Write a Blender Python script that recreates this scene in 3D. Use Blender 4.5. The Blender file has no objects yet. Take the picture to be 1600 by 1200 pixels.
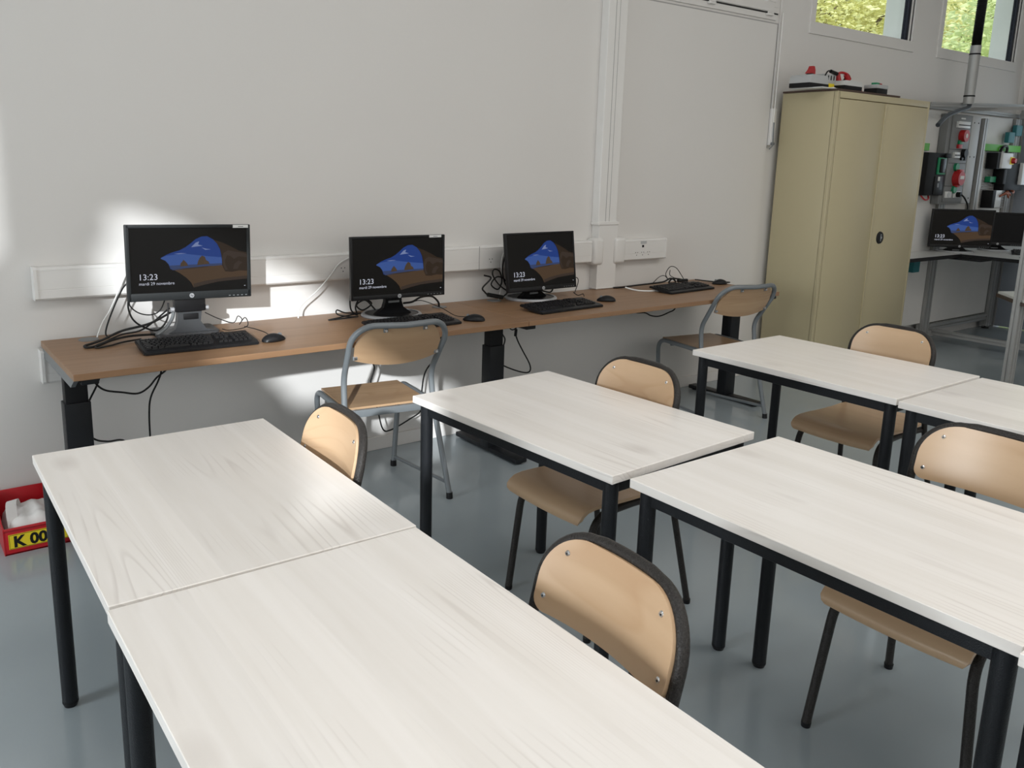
import bpy, bmesh, math, random
from mathutils import Vector, Matrix, noise
random.seed(7)
S = bpy.context.scene
C = S.collection
PI = math.pi
R = math.radians

# ------------------------------------------------------------------ camera, world, sun, large lights, exposure
cam_d = bpy.data.cameras.new('camera')
cam = bpy.data.objects.new('camera', cam_d)
C.objects.link(cam)
cam_d.sensor_width = 36.0
cam_d.lens = 1305.17 / 1600 * 36.0
cam_d.shift_x = (800 - 751.88) / 1600
cam_d.shift_y = (530.28 - 600) / 1600
cam_d.clip_start = 0.05
Rv = Vector((0.80843821, -0.58813878, 0.02281321))
Uv = Vector((0.10385387, 0.18069153, 0.97804138))
Fv = Vector((0.57934622, 0.78831678, -0.20715842))
mw = Matrix((Rv, Uv, -Fv)).transposed().to_4x4()
mw.translation = Vector((0.0, -3.83716, 1.54935))
cam.matrix_world = mw
S.camera = cam

W = bpy.data.worlds.new('sky')
S.world = W
W.use_nodes = True
wn = W.node_tree.nodes
bg = wn['Background']
bg.inputs['Color'].default_value = (0.78, 0.88, 1.0, 1)
bg.inputs['Strength'].default_value = 1.6

SUN_A, SUN_S = 0.74, 0.40            # metres right and metres down for each metre towards the back wall
sd = bpy.data.lights.new('sun', 'SUN')
sd.energy = 4.6
sd.angle = R(1.0)
sd.color = (0.93, 0.97, 1.0)
sun = bpy.data.objects.new('sun', sd)
C.objects.link(sun)
sun.rotation_euler = Vector((SUN_A, 1.0, -SUN_S)).to_track_quat('-Z', 'Y').to_euler()
sun.location = (-6, -9, 6)


def area(name, loc, direction, sx, sy, power, color=(1, 1, 1), spread=180):
    l = bpy.data.lights.new(name, 'AREA')
    l.shape = 'RECTANGLE'
    l.size, l.size_y = sx, sy
    l.energy = power
    l.color = color
    l.spread = R(spread)
    o = bpy.data.objects.new(name, l)
    C.objects.link(o)
    o.location = loc
    o.rotation_euler = Vector(direction).to_track_quat('-Z', 'Y').to_euler()
    return o


# added overhead fill, and daylight entering by the windows behind and to the left of the photographer
area('daylight_left_windows', (-4.8, -2.2, 1.55), (1, -0.55, -0.32), 2.6, 2.0, 212, (0.90, 0.96, 1.0), 140)
area('daylight_rear_windows', (3.4, -5.85, 1.9), (0, 1, -0.25), 8.0, 2.0, 42, (1.0, 0.97, 0.92))
area('overhead_fill_near', (1.4, -4.0, 4.15), (0, 0, -1), 3.4, 1.8, 62, (1.0, 0.985, 0.97))  # added overhead panel that brightens the table tops; no rooflight is built
area('overhead_fill_far', (5.0, -3.9, 4.15), (0, 0, -1), 3.0, 1.8, 38, (1.0, 0.93, 0.86))  # second added overhead panel, warmer, filling the right side of the room

S.view_settings.view_transform = 'Standard'
S.view_settings.look = 'None'
S.view_settings.gamma = 1.0
S.view_settings.use_curve_mapping = False
S.view_settings.exposure = 0.0
try:
    S.cycles.use_denoising = True
    S.cycles.max_bounces = 8
    S.cycles.diffuse_bounces = 5
    S.cycles.sample_clamp_indirect = 6.0
except Exception:
    pass


# ------------------------------------------------------------------ materials
def srgb(r, g, b):
    f = lambda c: c / 12.92 if c <= 0.04045 else ((c + 0.055) / 1.055) ** 2.4
    return (f(r / 255), f(g / 255), f(b / 255), 1)


def mat(name, col, rough=0.5, metal=0.0, bump=0.0, bscale=200.0, var=0.0, vscale=3.0, coat=0.0, spec=0.5):
    m = bpy.data.materials.new(name)
    m.use_nodes = True
    nt = m.node_tree
    p = nt.nodes['Principled BSDF']
    p.inputs['Base Color'].default_value = col
    p.inputs['Roughness'].default_value = rough
    p.inputs['Metallic'].default_value = metal
    p.inputs['Specular IOR Level'].default_value = spec
    if coat:
        p.inputs['Coat Weight'].default_value = coat
        p.inputs['Coat Roughness'].default_value = 0.12
    tc = nt.nodes.new('ShaderNodeTexCoord')
    if bump:
        n = nt.nodes.new('ShaderNodeTexNoise')
        n.inputs['Scale'].default_value = bscale
        n.inputs['Detail'].default_value = 3
        b = nt.nodes.new('ShaderNodeBump')
        b.inputs['Strength'].default_value = bump
        b.inputs['Distance'].default_value = 0.002
        nt.links.new(tc.outputs['Object'], n.inputs['Vector'])
        nt.links.new(n.outputs['Fac'], b.inputs['Height'])
        nt.links.new(b.outputs['Normal'], p.inputs['Normal'])
    if var:
        n = nt.nodes.new('ShaderNodeTexNoise')
        n.inputs['Scale'].default_value = vscale
        n.inputs['Detail'].default_value = 5
        r = nt.nodes.new('ShaderNodeValToRGB')
        r.color_ramp.elements[0].position = 0.3
        r.color_ramp.elements[1].position = 0.7
        r.color_ramp.elements[0].color = tuple(c * (1 - var) for c in col[:3]) + (1,)
        r.color_ramp.elements[1].color = tuple(min(1, c * (1 + var)) for c in col[:3]) + (1,)
        nt.links.new(tc.outputs['Object'], n.inputs['Vector'])
        nt.links.new(n.outputs['Fac'], r.inputs['Fac'])
        nt.links.new(r.outputs['Color'], p.inputs['Base Color'])
    return m


def emat(name, col, strength=1.0):
    m = bpy.data.materials.new(name)
    m.use_nodes = True
    p = m.node_tree.nodes['Principled BSDF']
    p.inputs['Base Color'].default_value = (0.004, 0.004, 0.004, 1)
    p.inputs['Roughness'].default_value = 0.3
    p.inputs['Specular IOR Level'].default_value = 0.12
    p.inputs['Emission Color'].default_value = col
    p.inputs['Emission Strength'].default_value = strength
    return m


def wood(name, light, dark, along='y', gscale=26.0, stretch=0.05, rough=0.35, line=0.0, linecol=None, knots=False, bump=0.05, spec=0.5, plank=0.0, big=0.5):
    """grain running along one local axis; offset for each object so that copies differ"""
    m = bpy.data.materials.new(name)
    m.use_nodes = True
    nt = m.node_tree
    N, L = nt.nodes, nt.links
    p = N['Principled BSDF']
    p.inputs['Roughness'].default_value = rough
    p.inputs['Specular IOR Level'].default_value = spec
    tc = N.new('ShaderNodeTexCoord')
    oi = N.new('ShaderNodeObjectInfo')
    add = N.new('ShaderNodeVectorMath'); add.operation = 'ADD'
    mul = N.new('ShaderNodeMath'); mul.operation = 'MULTIPLY'; mul.inputs[1].default_value = 7.3
    L.new(oi.outputs['Random'], mul.inputs[0])
    cmb = N.new('ShaderNodeCombineXYZ')
    for k in range(3):
        L.new(mul.outputs[0], cmb.inputs[k])
    L.new(tc.outputs['Object'], add.inputs[0])
    L.new(cmb.outputs[0], add.inputs[1])
    mp = N.new('ShaderNodeMapping')
    sc = {'x': (stretch, 1, 1), 'y': (1, stretch, 1), 'z': (1, 1, stretch)}[along]
    mp.inputs['Scale'].default_value = sc
    L.new(add.outputs[0], mp.inputs['Vector'])
    n1 = N.new('ShaderNodeTexNoise')
    n1.inputs['Scale'].default_value = gscale
    n1.inputs['Detail'].default_value = 6
    n1.inputs['Distortion'].default_value = 0.6
    L.new(mp.outputs[0], n1.inputs['Vector'])
    n2 = N.new('ShaderNodeTexNoise')
    n2.inputs['Scale'].default_value = gscale * 0.22
    n2.inputs['Detail'].default_value = 3
    n2.inputs['Distortion'].default_value = 1.2
    L.new(mp.outputs[0], n2.inputs['Vector'])
    mx = N.new('ShaderNodeMix'); mx.data_type = 'FLOAT'
    mx.inputs[0].default_value = big
    L.new(n1.outputs['Fac'], mx.inputs[2]); L.new(n2.outputs['Fac'], mx.inputs[3])
    r = N.new('ShaderNodeValToRGB')
    r.color_ramp.elements[0].position = 0.34; r.color_ramp.elements[0].color = dark
    r.color_ramp.elements[1].position = 0.66; r.color_ramp.elements[1].color = light
    L.new(mx.outputs[0], r.inputs['Fac'])
    out = r.outputs['Color']
    bumpsrc = n1.outputs['Fac']
    if line:
        # cathedral lines: bands of a slow noise
        n3 = N.new('ShaderNodeTexNoise')
        n3.inputs['Scale'].default_value = gscale * 0.11
        n3.inputs['Detail'].default_value = 1.5
        n3.inputs['Distortion'].default_value = 0.5
        L.new(mp.outputs[0], n3.inputs['Vector'])
        m1 = N.new('ShaderNodeMath'); m1.operation = 'MULTIPLY'; m1.inputs[1].default_value = 46
        L.new(n3.outputs['Fac'], m1.inputs[0])
        m2 = N.new('ShaderNodeMath'); m2.operation = 'FRACT'
        L.new(m1.outputs[0], m2.inputs[0])
        rr = N.new('ShaderNodeValToRGB')
        rr.color_ramp.elements[0].position = 0.0; rr.color_ramp.elements[0].color = (1, 1, 1, 1)
        rr.color_ramp.elements[1].position = 0.22; rr.color_ramp.elements[1].color = (0, 0, 0, 1)
        e = rr.color_ramp.elements.new(0.9); e.color = (0, 0, 0, 1)
        e = rr.color_ramp.elements.new(1.0); e.color = (1, 1, 1, 1)
        L.new(m2.outputs[0], rr.inputs['Fac'])
        # only here and there
        n4 = N.new('ShaderNodeTexNoise'); n4.inputs['Scale'].default_value = 3.2; n4.inputs['Detail'].default_value = 1
        L.new(add.outputs[0], n4.inputs['Vector'])
        r4 = N.new('ShaderNodeValToRGB')
        r4.color_ramp.elements[0].position = 0.48; r4.color_ramp.elements[0].color = (0, 0, 0, 1)
        r4.color_ramp.elements[1].position = 0.66; r4.color_ramp.elements[1].color = (1, 1, 1, 1)
        L.new(n4.outputs['Fac'], r4.inputs['Fac'])
        mm = N.new('ShaderNodeMath'); mm.operation = 'MULTIPLY'
        L.new(rr.outputs['Color'], mm.inputs[0]); L.new(r4.outputs['Color'], mm.inputs[1])
        ms = N.new('ShaderNodeMath'); ms.operation = 'MULTIPLY'; ms.inputs[1].default_value = line
        L.new(mm.outputs[0], ms.inputs[0])
        mc = N.new('ShaderNodeMix'); mc.data_type = 'RGBA'
        L.new(ms.outputs[0], mc.inputs[0])
        L.new(out, mc.inputs[6])
        mc.inputs[7].default_value = linecol or dark
        out = mc.outputs[2]
    if knots:
        v = N.new('ShaderNodeTexVoronoi'); v.inputs['Scale'].default_value = 3.4
        mp2 = N.new('ShaderNodeMapping'); mp2.inputs['Scale'].default_value = {'y': (1.2, 0.62, 1), 'x': (0.62, 1.2, 1), 'z': (1, 1, .6)}[along]
        L.new(add.outputs[0], mp2.inputs['Vector']); L.new(mp2.outputs[0], v.inputs['Vector'])
        rk = N.new('ShaderNodeValToRGB')
        rk.color_ramp.elements[0].position = 0.015; rk.color_ramp.elements[0].color = (.55, .55, .55, 1)
        rk.color_ramp.elements[1].position = 0.16; rk.color_ramp.elements[1].color = (0, 0, 0, 1)
        L.new(v.outputs['Distance'], rk.inputs['Fac'])
        mk = N.new('ShaderNodeMix'); mk.data_type = 'RGBA'
        L.new(rk.outputs['Color'], mk.inputs[0]); L.new(out, mk.inputs[6])
        mk.inputs[7].default_value = linecol or dark
        out = mk.outputs[2]
    if plank:
        sx = N.new('ShaderNodeSeparateXYZ'); L.new(add.outputs[0], sx.inputs[0])
        d = N.new('ShaderNodeMath'); d.operation = 'DIVIDE'; d.inputs[1].default_value = plank
        L.new(sx.outputs[0 if along == 'y' else 1], d.inputs[0])
        fl = N.new('ShaderNodeMath'); fl.operation = 'FLOOR'; L.new(d.outputs[0], fl.inputs[0])
        wnz = N.new('ShaderNodeTexWhiteNoise'); wnz.noise_dimensions = '1D'; L.new(fl.outputs[0], wnz.inputs['W'])
        hv = N.new('ShaderNodeHueSaturation')
        mr = N.new('ShaderNodeMapRange'); mr.inputs[3].default_value = 0.955; mr.inputs[4].default_value = 1.03
        L.new(wnz.outputs['Value'], mr.inputs[0]); L.new(mr.outputs[0], hv.inputs['Value'])
        L.new(out, hv.inputs['Color']); out = hv.outputs['Color']
    L.new(out, p.inputs['Base Color'])
    if bump:
        b = N.new('ShaderNodeBump'); b.inputs['Strength'].default_value = bump; b.inputs['Distance'].default_value = 0.001
        L.new(bumpsrc, b.inputs['Height']); L.new(b.outputs['Normal'], p.inputs['Normal'])
    return m


M = {}
M['wall'] = mat('white_paint', (.70, .68, .655, 1), .6, bump=.12, bscale=90, var=.012, vscale=1.2)
M['ceiling'] = mat('ceiling_white', (.78, .77, .75, 1), .8, var=.01)
M['floor'] = mat('grey_epoxy', srgb(156, 166, 171), .16, bump=.05, bscale=22, var=.05, vscale=1.5, spec=.6)
M['trunk'] = mat('white_plastic', (.76, .745, .72, 1), .35, var=.01)
M['groove'] = mat('groove_grey', (.36, .35, .34, 1), .7, var=.02)
M['white_wood'] = wood('whitewashed_wood', srgb(245, 240, 235), srgb(235, 229, 222), 'y', 30, .045, .30, line=.5, linecol=srgb(205, 196, 189), knots=True, bump=.06, plank=.16)
M['desk_wood'] = wood('oak_desk', srgb(152, 118, 88), srgb(134, 102, 74), 'x', 34, .04, .42, bump=.04)
M['beech'] = wood('beech_plywood', srgb(207, 176, 142), srgb(193, 160, 126), 'y', 14, .10, .33, line=.30, linecol=srgb(172, 130, 92), bump=.02)
M['beech_x'] = wood('beech_plywood_dull', srgb(190, 159, 125), srgb(170, 138, 106), 'x', 14, .10, .36, line=.40, linecol=srgb(150, 112, 78), bump=.02)
M['black_metal'] = mat('black_hammered_metal', (.013, .0145, .017, 1), .36, bump=.55, bscale=420, spec=.22)
M['dark_tube'] = mat('dark_hammered_tube', (.030, .027, .025, 1), .30, bump=.9, bscale=330, var=.5, vscale=330, spec=.22)
M['grey_tube'] = mat('grey_painted_tube', srgb(112, 117, 120), .32, var=.03)
M['screw'] = mat('bright_steel', (.7, .7, .7, 1), .22, 1.0, var=.03, vscale=40)
M['hole'] = mat('dark_hole', (.01, .01, .01, 1), .8, var=.05)
M['cabinet'] = mat('beige_enamel', srgb(186, 175, 142), .42, bump=.03, bscale=300, var=.01)
M['black_plastic'] = mat('black_plastic', (.012, .012, .013, 1), .38, var=.1, vscale=30, spec=.22)
M['black_gloss'] = mat('black_gloss', (.008, .008, .009, 1), .22, var=.1, spec=.15)
M['black_matt'] = mat('black_matt', (.010, .010, .011, 1), .55, var=.1, spec=.22)
M['dark_bezel'] = mat('dark_bezel', (.018, .020, .021, 1), .45, var=.05, spec=.22)
M['silver'] = mat('silver_plastic', (.45, .46, .48, 1), .3, .4, var=.02)
M['grey_plastic'] = mat('grey_plastic', (.17, .18, .185, 1), .42, var=.03)
M['charcoal'] = mat('charcoal_plastic', (.055, .058, .062, 1), .4, var=.03)
M['light_grey'] = mat('light_grey_plastic', (.46, .47, .47, 1), .45, var=.02)
M['cable_black'] = mat('cable_black', (.012, .012, .012, 1), .45, var=.1, spec=.22)
M['cable_white'] = mat('cable_white', (.75, .75, .73, 1), .45, var=.02)
M['hose_grey'] = mat('hose_grey', srgb(66, 72, 78), .5, var=.05)
M['cable_grey'] = mat('cable_grey', (.35, .36, .37, 1), .45, var=.02)
M['red'] = mat('red_plastic', srgb(186, 22, 34), .35, var=.05)
M['red_dark'] = mat('red_socket', srgb(170, 30, 34), .4, var=.05)
M['yellow'] = mat('yellow_label', srgb(238, 214, 40), .5, var=.02)
M['orange'] = mat('orange_plastic', srgb(225, 100, 50), .5, var=.02)
M['green'] = mat('green_plastic', srgb(84, 170, 46), .45, var=.03)
M['green_dark'] = mat('green_button', srgb(20, 130, 86), .4, var=.03)
M['teal'] = mat('teal_plastic', srgb(30, 106, 112), .5, var=.03)
M['bag'] = mat('white_cloth', (.78, .76, .74, 1), .8, bump=.3, bscale=60, var=.03)
M['alu'] = mat('aluminium_profile', (.36, .36, .35, 1), .4, .3, var=.03)
M['panel_grey'] = mat('grey_panel', (.19, .195, .195, 1), .5, var=.02)
M['panel_light'] = mat('light_panel', (.70, .685, .66, 1), .6, var=.03)
M['door_grey'] = mat('grey_blue_door', srgb(140, 146, 154), .5, var=.02)
M['worktop_white'] = mat('white_worktop', (.66, .67, .66, 1), .3, var=.02)
M['edge_brown'] = mat('brown_edge', srgb(62, 48, 42), .5, var=.05)
M['concrete'] = mat('pale_render', (.78, .76, .70, 1), .8, var=.04)
M['gasket'] = mat('black_gasket', (.012, .013, .02, 1), .5, var=.05, spec=.22)
M['board'] = mat('brown_hardboard', srgb(74, 56, 46), .6, var=.08, vscale=8)
M['paper'] = mat('paper_label', (.72, .72, .70, 1), .6, var=.02)
M['leaf'] = mat('autumn_leaf', srgb(243, 238, 176), .6, var=.24, vscale=.9)
M['leaf2'] = mat('green_leaf', srgb(224, 231, 168), .6, var=.3, vscale=.8)
M['bark'] = mat('bark', srgb(90, 74, 58), .9, bump=.6, bscale=12, var=.2)
M['grass'] = mat('grass_ground', srgb(96, 116, 58), .9, var=.2, vscale=2)
M['copper'] = mat('copper_wire', srgb(150, 88, 64), .5, var=.15, vscale=60)

for k_, c_ in (('leaf', (.78, .74, .38, 1)), ('leaf2', (.60, .68, .34, 1))):
    nt = M[k_].node_tree
    p_ = nt.nodes['Principled BSDF']
    tr = nt.nodes.new('ShaderNodeBsdfTranslucent')
    tr.inputs['Color'].default_value = c_
    ms = nt.nodes.new('ShaderNodeMixShader')
    ms.inputs[0].default_value = .45
    nt.links.new(p_.outputs[0], ms.inputs[1])
    nt.links.new(tr.outputs[0], ms.inputs[2])
    nt.links.new(ms.outputs[0], nt.nodes['Material Output'].inputs[0])

gl = bpy.data.materials.new('window_glass')
gl.use_nodes = True
_n = gl.node_tree.nodes
_n.clear()
_o = _n.new('ShaderNodeOutputMaterial'); _t = _n.new('ShaderNodeBsdfTransparent'); _g = _n.new('ShaderNodeBsdfGlossy'); _x = _n.new('ShaderNodeMixShader')
_g.inputs['Roughness'].default_value = 0.03
_x.inputs[0].default_value = 0.05
_t.inputs['Color'].default_value = (.95, .97, .96, 1)
gl.node_tree.links.new(_t.outputs[0], _x.inputs[1]); gl.node_tree.links.new(_g.outputs[0], _x.inputs[2]); gl.node_tree.links.new(_x.outputs[0], _o.inputs[0])
M['glass'] = gl

# lock screen colours (the screens give off this light)
M['scr_black'] = emat('screen_black', (.0035, .003, .0025, 1))
M['scr_sky'] = emat('screen_sky', (.012, .036, .17, 1))
M['scr_sky_low'] = emat('screen_low_sky', (.035, .075, .24, 1))
M['scr_cloud'] = emat('screen_cloud', (.15, .19, .34, 1))
M['scr_sea'] = emat('screen_sea', (.03, .045, .11, 1))
M['scr_sand'] = emat('screen_sand', (.060, .036, .020, 1))
M['scr_sand_dark'] = emat('screen_wet_sand', (.035, .024, .018, 1))
M['scr_rock'] = emat('screen_rock', (.055, .036, .022, 1))
M['scr_rock_lit'] = emat('screen_lit_rock', (.062, .038, .022, 1))
M['scr_cave'] = emat('screen_cave', (.024, .015, .009, 1))
M['scr_text'] = emat('screen_text', (.50, .52, .60, 1))


# ------------------------------------------------------------------ mesh helpers
def B():
    return bmesh.new()


def box(bm, x0, x1, y0, y1, z0, z1, bev=0.0, seg=2):
    t = bmesh.new()
    bmesh.ops.create_cube(t, size=1.0)
    for v in t.verts:
        v.co = Vector((x0 + (v.co.x + .5) * (x1 - x0), y0 + (v.co.y + .5) * (y1 - y0), z0 + (v.co.z + .5) * (z1 - z0)))
    if bev:
        bmesh.ops.bevel(t, geom=list(t.edges), offset=bev, segments=seg, affect='EDGES', profile=.5)
    merge(bm, t)
    return bm


def merge(bm, t, mtx=None):
    if mtx is not None:
        t.transform(mtx)
    me = bpy.data.meshes.new('t')
    t.to_mesh(me)
    t.free()
    bm.from_mesh(me)
    bpy.data.meshes.remove(me)


def cyl(bm, p, q, r, r2=None, seg=16, caps=True):
    p, q = Vector(p), Vector(q)
    d = q - p
    t = bmesh.new()
    bmesh.ops.create_cone(t, cap_ends=caps, segments=seg, radius1=r, radius2=r if r2 is None else r2, depth=d.length)
    merge(bm, t, Matrix.Translation((p + q) / 2) @ d.to_track_quat('Z', 'Y').to_matrix().to_4x4())
    return bm


def catmull(pts, n=6, closed=False):
    P = [Vector(p) for p in pts]
    if len(P) < 3:
        return P
    out = []
    m = len(P)
    rng = range(m if closed else m - 1)
    for i in rng:
        p0 = P[(i - 1) % m] if (closed or i > 0) else P[0] * 2 - P[1]
        p1, p2 = P[i], P[(i + 1) % m]
        p3 = P[(i + 2) % m] if (closed or i + 2 < m) else P[-1] * 2 - P[-2]
        for k in range(n):
            t = k / n
            out.append(.5 * ((2 * p1) + (p2 - p0) * t + (2 * p0 - 5 * p1 + 4 * p2 - p3) * t * t + (3 * p1 - p0 - 3 * p2 + p3) * t ** 3))
    if not closed:
        out.append(P[-1])
    return out


def fillet(pts, rad, n=6):
    """polyline with rounded corners; rad is one number or one for each inner corner"""
    P = [Vector(p) for p in pts]
    out = [P[0]]
    for i in range(1, len(P) - 1):
        r = rad[i - 1] if isinstance(rad, (list, tuple)) else rad
        a, b, c = P[i - 1], P[i], P[i + 1]
        u, v = (a - b), (c - b)
        k = min(r, u.length * .49, v.length * .49)
        s, e = b + u.normalized() * k, b + v.normalized() * k
        for j in range(n + 1):
            t = j / n
            out.append(s * (1 - t) ** 2 + b * 2 * t * (1 - t) + e * t * t)
    out.append(P[-1])
    return out


def tube(bm, path, r, seg=10, closed=False, caps=True):
    P = [Vector(p) for p in path]
    n = len(P)
    rings = []
    nrm = None
    for i in range(n):
        if closed:
            t = (P[(i + 1) % n] - P[i - 1]).normalized()
        else:
            t = (P[min(i + 1, n - 1)] - P[max(i - 1, 0)]).normalized()
        if nrm is None:
            a = Vector((0, 0, 1)) if abs(t.z) < .9 else Vector((1, 0, 0))
            nrm = t.cross(a).normalized()
        else:
            nrm = (nrm - t * nrm.dot(t)).normalized()
        bn = t.cross(nrm)
        rr = r[i] if isinstance(r, (list, tuple)) else r
        rings.append([bm.verts.new(P[i] + (nrm * math.cos(2 * PI * k / seg) + bn * math.sin(2 * PI * k / seg)) * rr) for k in range(seg)])
    for i in range(n if closed else n - 1):
        a, b = rings[i], rings[(i + 1) % n]
        for k in range(seg):
            bm.faces.new((a[k], a[(k + 1) % seg], b[(k + 1) % seg], b[k]))
    if caps and not closed:
        bm.faces.new(rings[0][::-1])
        bm.faces.new(rings[-1])
    return bm


def sheet(bm, grid, thick):
    """grid[i][j] of points on the middle surface -> closed slab of that thickness"""
    ni, nj = len(grid), len(grid[0])
    def nor(i, j):
        a = Vector(grid[min(i + 1, ni - 1)][j]) - Vector(grid[max(i - 1, 0)][j])
        b = Vector(grid[i][min(j + 1, nj - 1)]) - Vector(grid[i][max(j - 1, 0)])
        return a.cross(b).normalized()
    T = [[bm.verts.new(Vector(grid[i][j]) + nor(i, j) * thick / 2) for j in range(nj)] for i in range(ni)]
    U = [[bm.verts.new(Vector(grid[i][j]) - nor(i, j) * thick / 2) for j in range(nj)] for i in range(ni)]
    for i in range(ni - 1):
        for j in range(nj - 1):
            bm.faces.new((T[i][j], T[i + 1][j], T[i + 1][j + 1], T[i][j + 1]))
            bm.faces.new((U[i][j], U[i][j + 1], U[i + 1][j + 1], U[i + 1][j]))
    for i in range(ni - 1):
        bm.faces.new((T[i][0], U[i][0], U[i + 1][0], T[i + 1][0]))
        bm.faces.new((T[i][-1], T[i + 1][-1], U[i + 1][-1], U[i][-1]))
    for j in range(nj - 1):
        bm.faces.new((T[0][j], T[0][j + 1], U[0][j + 1], U[0][j]))
        bm.faces.new((T[-1][j], U[-1][j], U[-1][j + 1], T[-1][j + 1]))
    return bm


def prism(bm, poly, axis, a, b):
    """extrude a 2-D polygon along an axis from a to b; poly is in the two other axes in order"""
    def P(u, v, w):
        return {'x': (w, u, v), 'y': (u, w, v), 'z': (u, v, w)}[axis]
    A = [bm.verts.new(P(u, v, a)) for u, v in poly]
    Bv = [bm.verts.new(P(u, v, b)) for u, v in poly]
    n = len(poly)
    bm.faces.new(A)
    bm.faces.new(Bv[::-1])
    for i in range(n):
        bm.faces.new((A[i], A[(i + 1) % n], Bv[(i + 1) % n], Bv[i]))
    return bm


def rounded_poly(x0, x1, y0, y1, r, n=5):
    rs = r if isinstance(r, (list, tuple)) else [r] * 4     # lower left, lower right, upper right, upper left
    out = []
    for (cx, cy, a0), rr in zip(((x0, y0, PI), (x1, y0, 1.5 * PI), (x1, y1, 0), (x0, y1, .5 * PI)), rs):
        sx = 1 if cx == x0 else -1
        sy = 1 if cy == y0 else -1
        for k in range(n + 1):
            a = a0 + k / n * PI / 2
            out.append((cx + sx * rr + rr * math.cos(a), cy + sy * rr + rr * math.sin(a)))
    return out


def obj(name, bm, m, parent=None, smooth=35, loc=None, rot=None):
    bmesh.ops.recalc_face_normals(bm, faces=bm.faces)
    me = bpy.data.meshes.new(name)
    bm.to_mesh(me)
    bm.free()
    if smooth:
        for p in me.polygons:
            p.use_smooth = True
        me.set_sharp_from_angle(angle=R(smooth))
    o = bpy.data.objects.new(name, me)
    me.materials.append(M[m] if isinstance(m, str) else m)
    C.objects.link(o)
    if parent is not None:
        o.parent = parent
    if loc:
        o.location = loc
    if rot:
        o.rotation_euler = rot
    return o


def thing(name, label, cat, loc=(0, 0, 0), rz=0.0, group=None):
    o = bpy.data.objects.new(name, None)
    o.empty_display_size = .05
    C.objects.link(o)
    o.location = loc
    o.rotation_euler = (0, 0, rz)
    o['label'] = label
    o['category'] = cat
    if group:
        o['group'] = group
    return o


def tag(o, label, cat, group=None):
    o['label'] = label
    o['category'] = cat
    if group:
        o['group'] = group
    return o


def struct(name, bm, m, parent=None, smooth=0):
    o = obj(name, bm, m, parent, smooth)
    if parent is None:
        o['kind'] = 'structure'
    return o


def dup(root, loc, rz=None, label=None):
    r = root.copy()
    C.objects.link(r)
    r.location = loc
    if rz is not None:
        r.rotation_euler = (0, 0, rz)
    if label:
        r['label'] = label
    for ch in list(root.children):
        c = ch.copy()
        C.objects.link(c)
        c.parent = r
        for g in list(ch.children):
            d = g.copy()
            C.objects.link(d)
            d.parent = c
    return r


def text(name, body, size, m, parent, loc, rot, extrude=0.0003, align='LEFT', shear=0.0, bold=0.0):
    cu = bpy.data.curves.new(name, 'FONT')
    cu.body = body
    cu.size = size
    cu.align_x = align
    cu.extrude = extrude
    cu.shear = shear
    cu.offset = bold
    cu.resolution_u = 3
    t = bpy.data.objects.new('t', cu)
    C.objects.link(t)
    dg = bpy.context.evaluated_depsgraph_get()
    me = bpy.data.meshes.new_from_object(t.evaluated_get(dg))
    bpy.data.objects.remove(t)
    bpy.data.curves.remove(cu)
    me.name = name
    o = bpy.data.objects.new(name, me)
    me.materials.clear()
    me.materials.append(M[m])
    C.objects.link(o)
    o.parent = parent
    o.location = loc
    o.rotation_euler = rot
    return o


# ------------------------------------------------------------------ the room
X0, X1, Y0, CEIL = -5.0, 9.37, -6.0, 4.6
WT = .19
struct('floor', box(B(), X0 - .3, X1 + .3, Y0 - .3, WT, -.12, 0), 'floor')
struct('ceiling', box(B(), X0 - .3, X1 + .3, Y0 - .3, WT, CEIL, CEIL + .15), 'ceiling')

# back wall with three openings
OPEN = [(4.02, 5.28, 2.66, 3.45), (5.80, 7.19, 2.62, 3.45), (7.70, 9.15, 2.615, 3.45)]
bm = B()
box(bm, X0, X1, 0, WT, 0, 2.61)
box(bm, X0, X1, 0, WT, 3.45, CEIL)
xs = [X0, 4.02, 5.28, 5.80, 7.19, 7.70, 9.15, X1]
for i in range(0, 8, 2):
    box(bm, xs[i], xs[i + 1], 0, WT, 2.61, 3.45)
for a, b, c, d in OPEN:
    if c > 2.611:
        box(bm, a, b, 0, WT, 2.61, c)
struct('wall_back', bm, 'wall')
struct('baseboard_back', box(B(), X0, 5.42, -.012, 0, 0, .075, .003), 'wall')
struct('wall_right', box(B(), X1, X1 + .2, -2.6, WT, 0, CEIL).__class__ and box(box(B(), X1, X1 + .2, -.06, WT, 0, CEIL), X1, X1 + .2, Y0, -1.25, 0, CEIL), 'wall')
struct('wall_right_upper', box(B(), X1, X1 + .2, -1.25, -.06, 2.75, CEIL), 'wall')
struct('wall_left', box(B(), X0 - .2, X0, Y0, WT, 0, CEIL), 'wall')


# rear wall: the sun comes in only through added holes shaped to cast the sun patches
def inside(poly, x, z):
    c = False
    n = len(poly)
    for i in range(n):
        (xa, za), (xb, zb) = poly[i], poly[(i + 1) % n]
        if (za > z) != (zb > z) and x < (xb - xa) * (z - za) / (zb - za) + xa:
            c = not c
    return c


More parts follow.
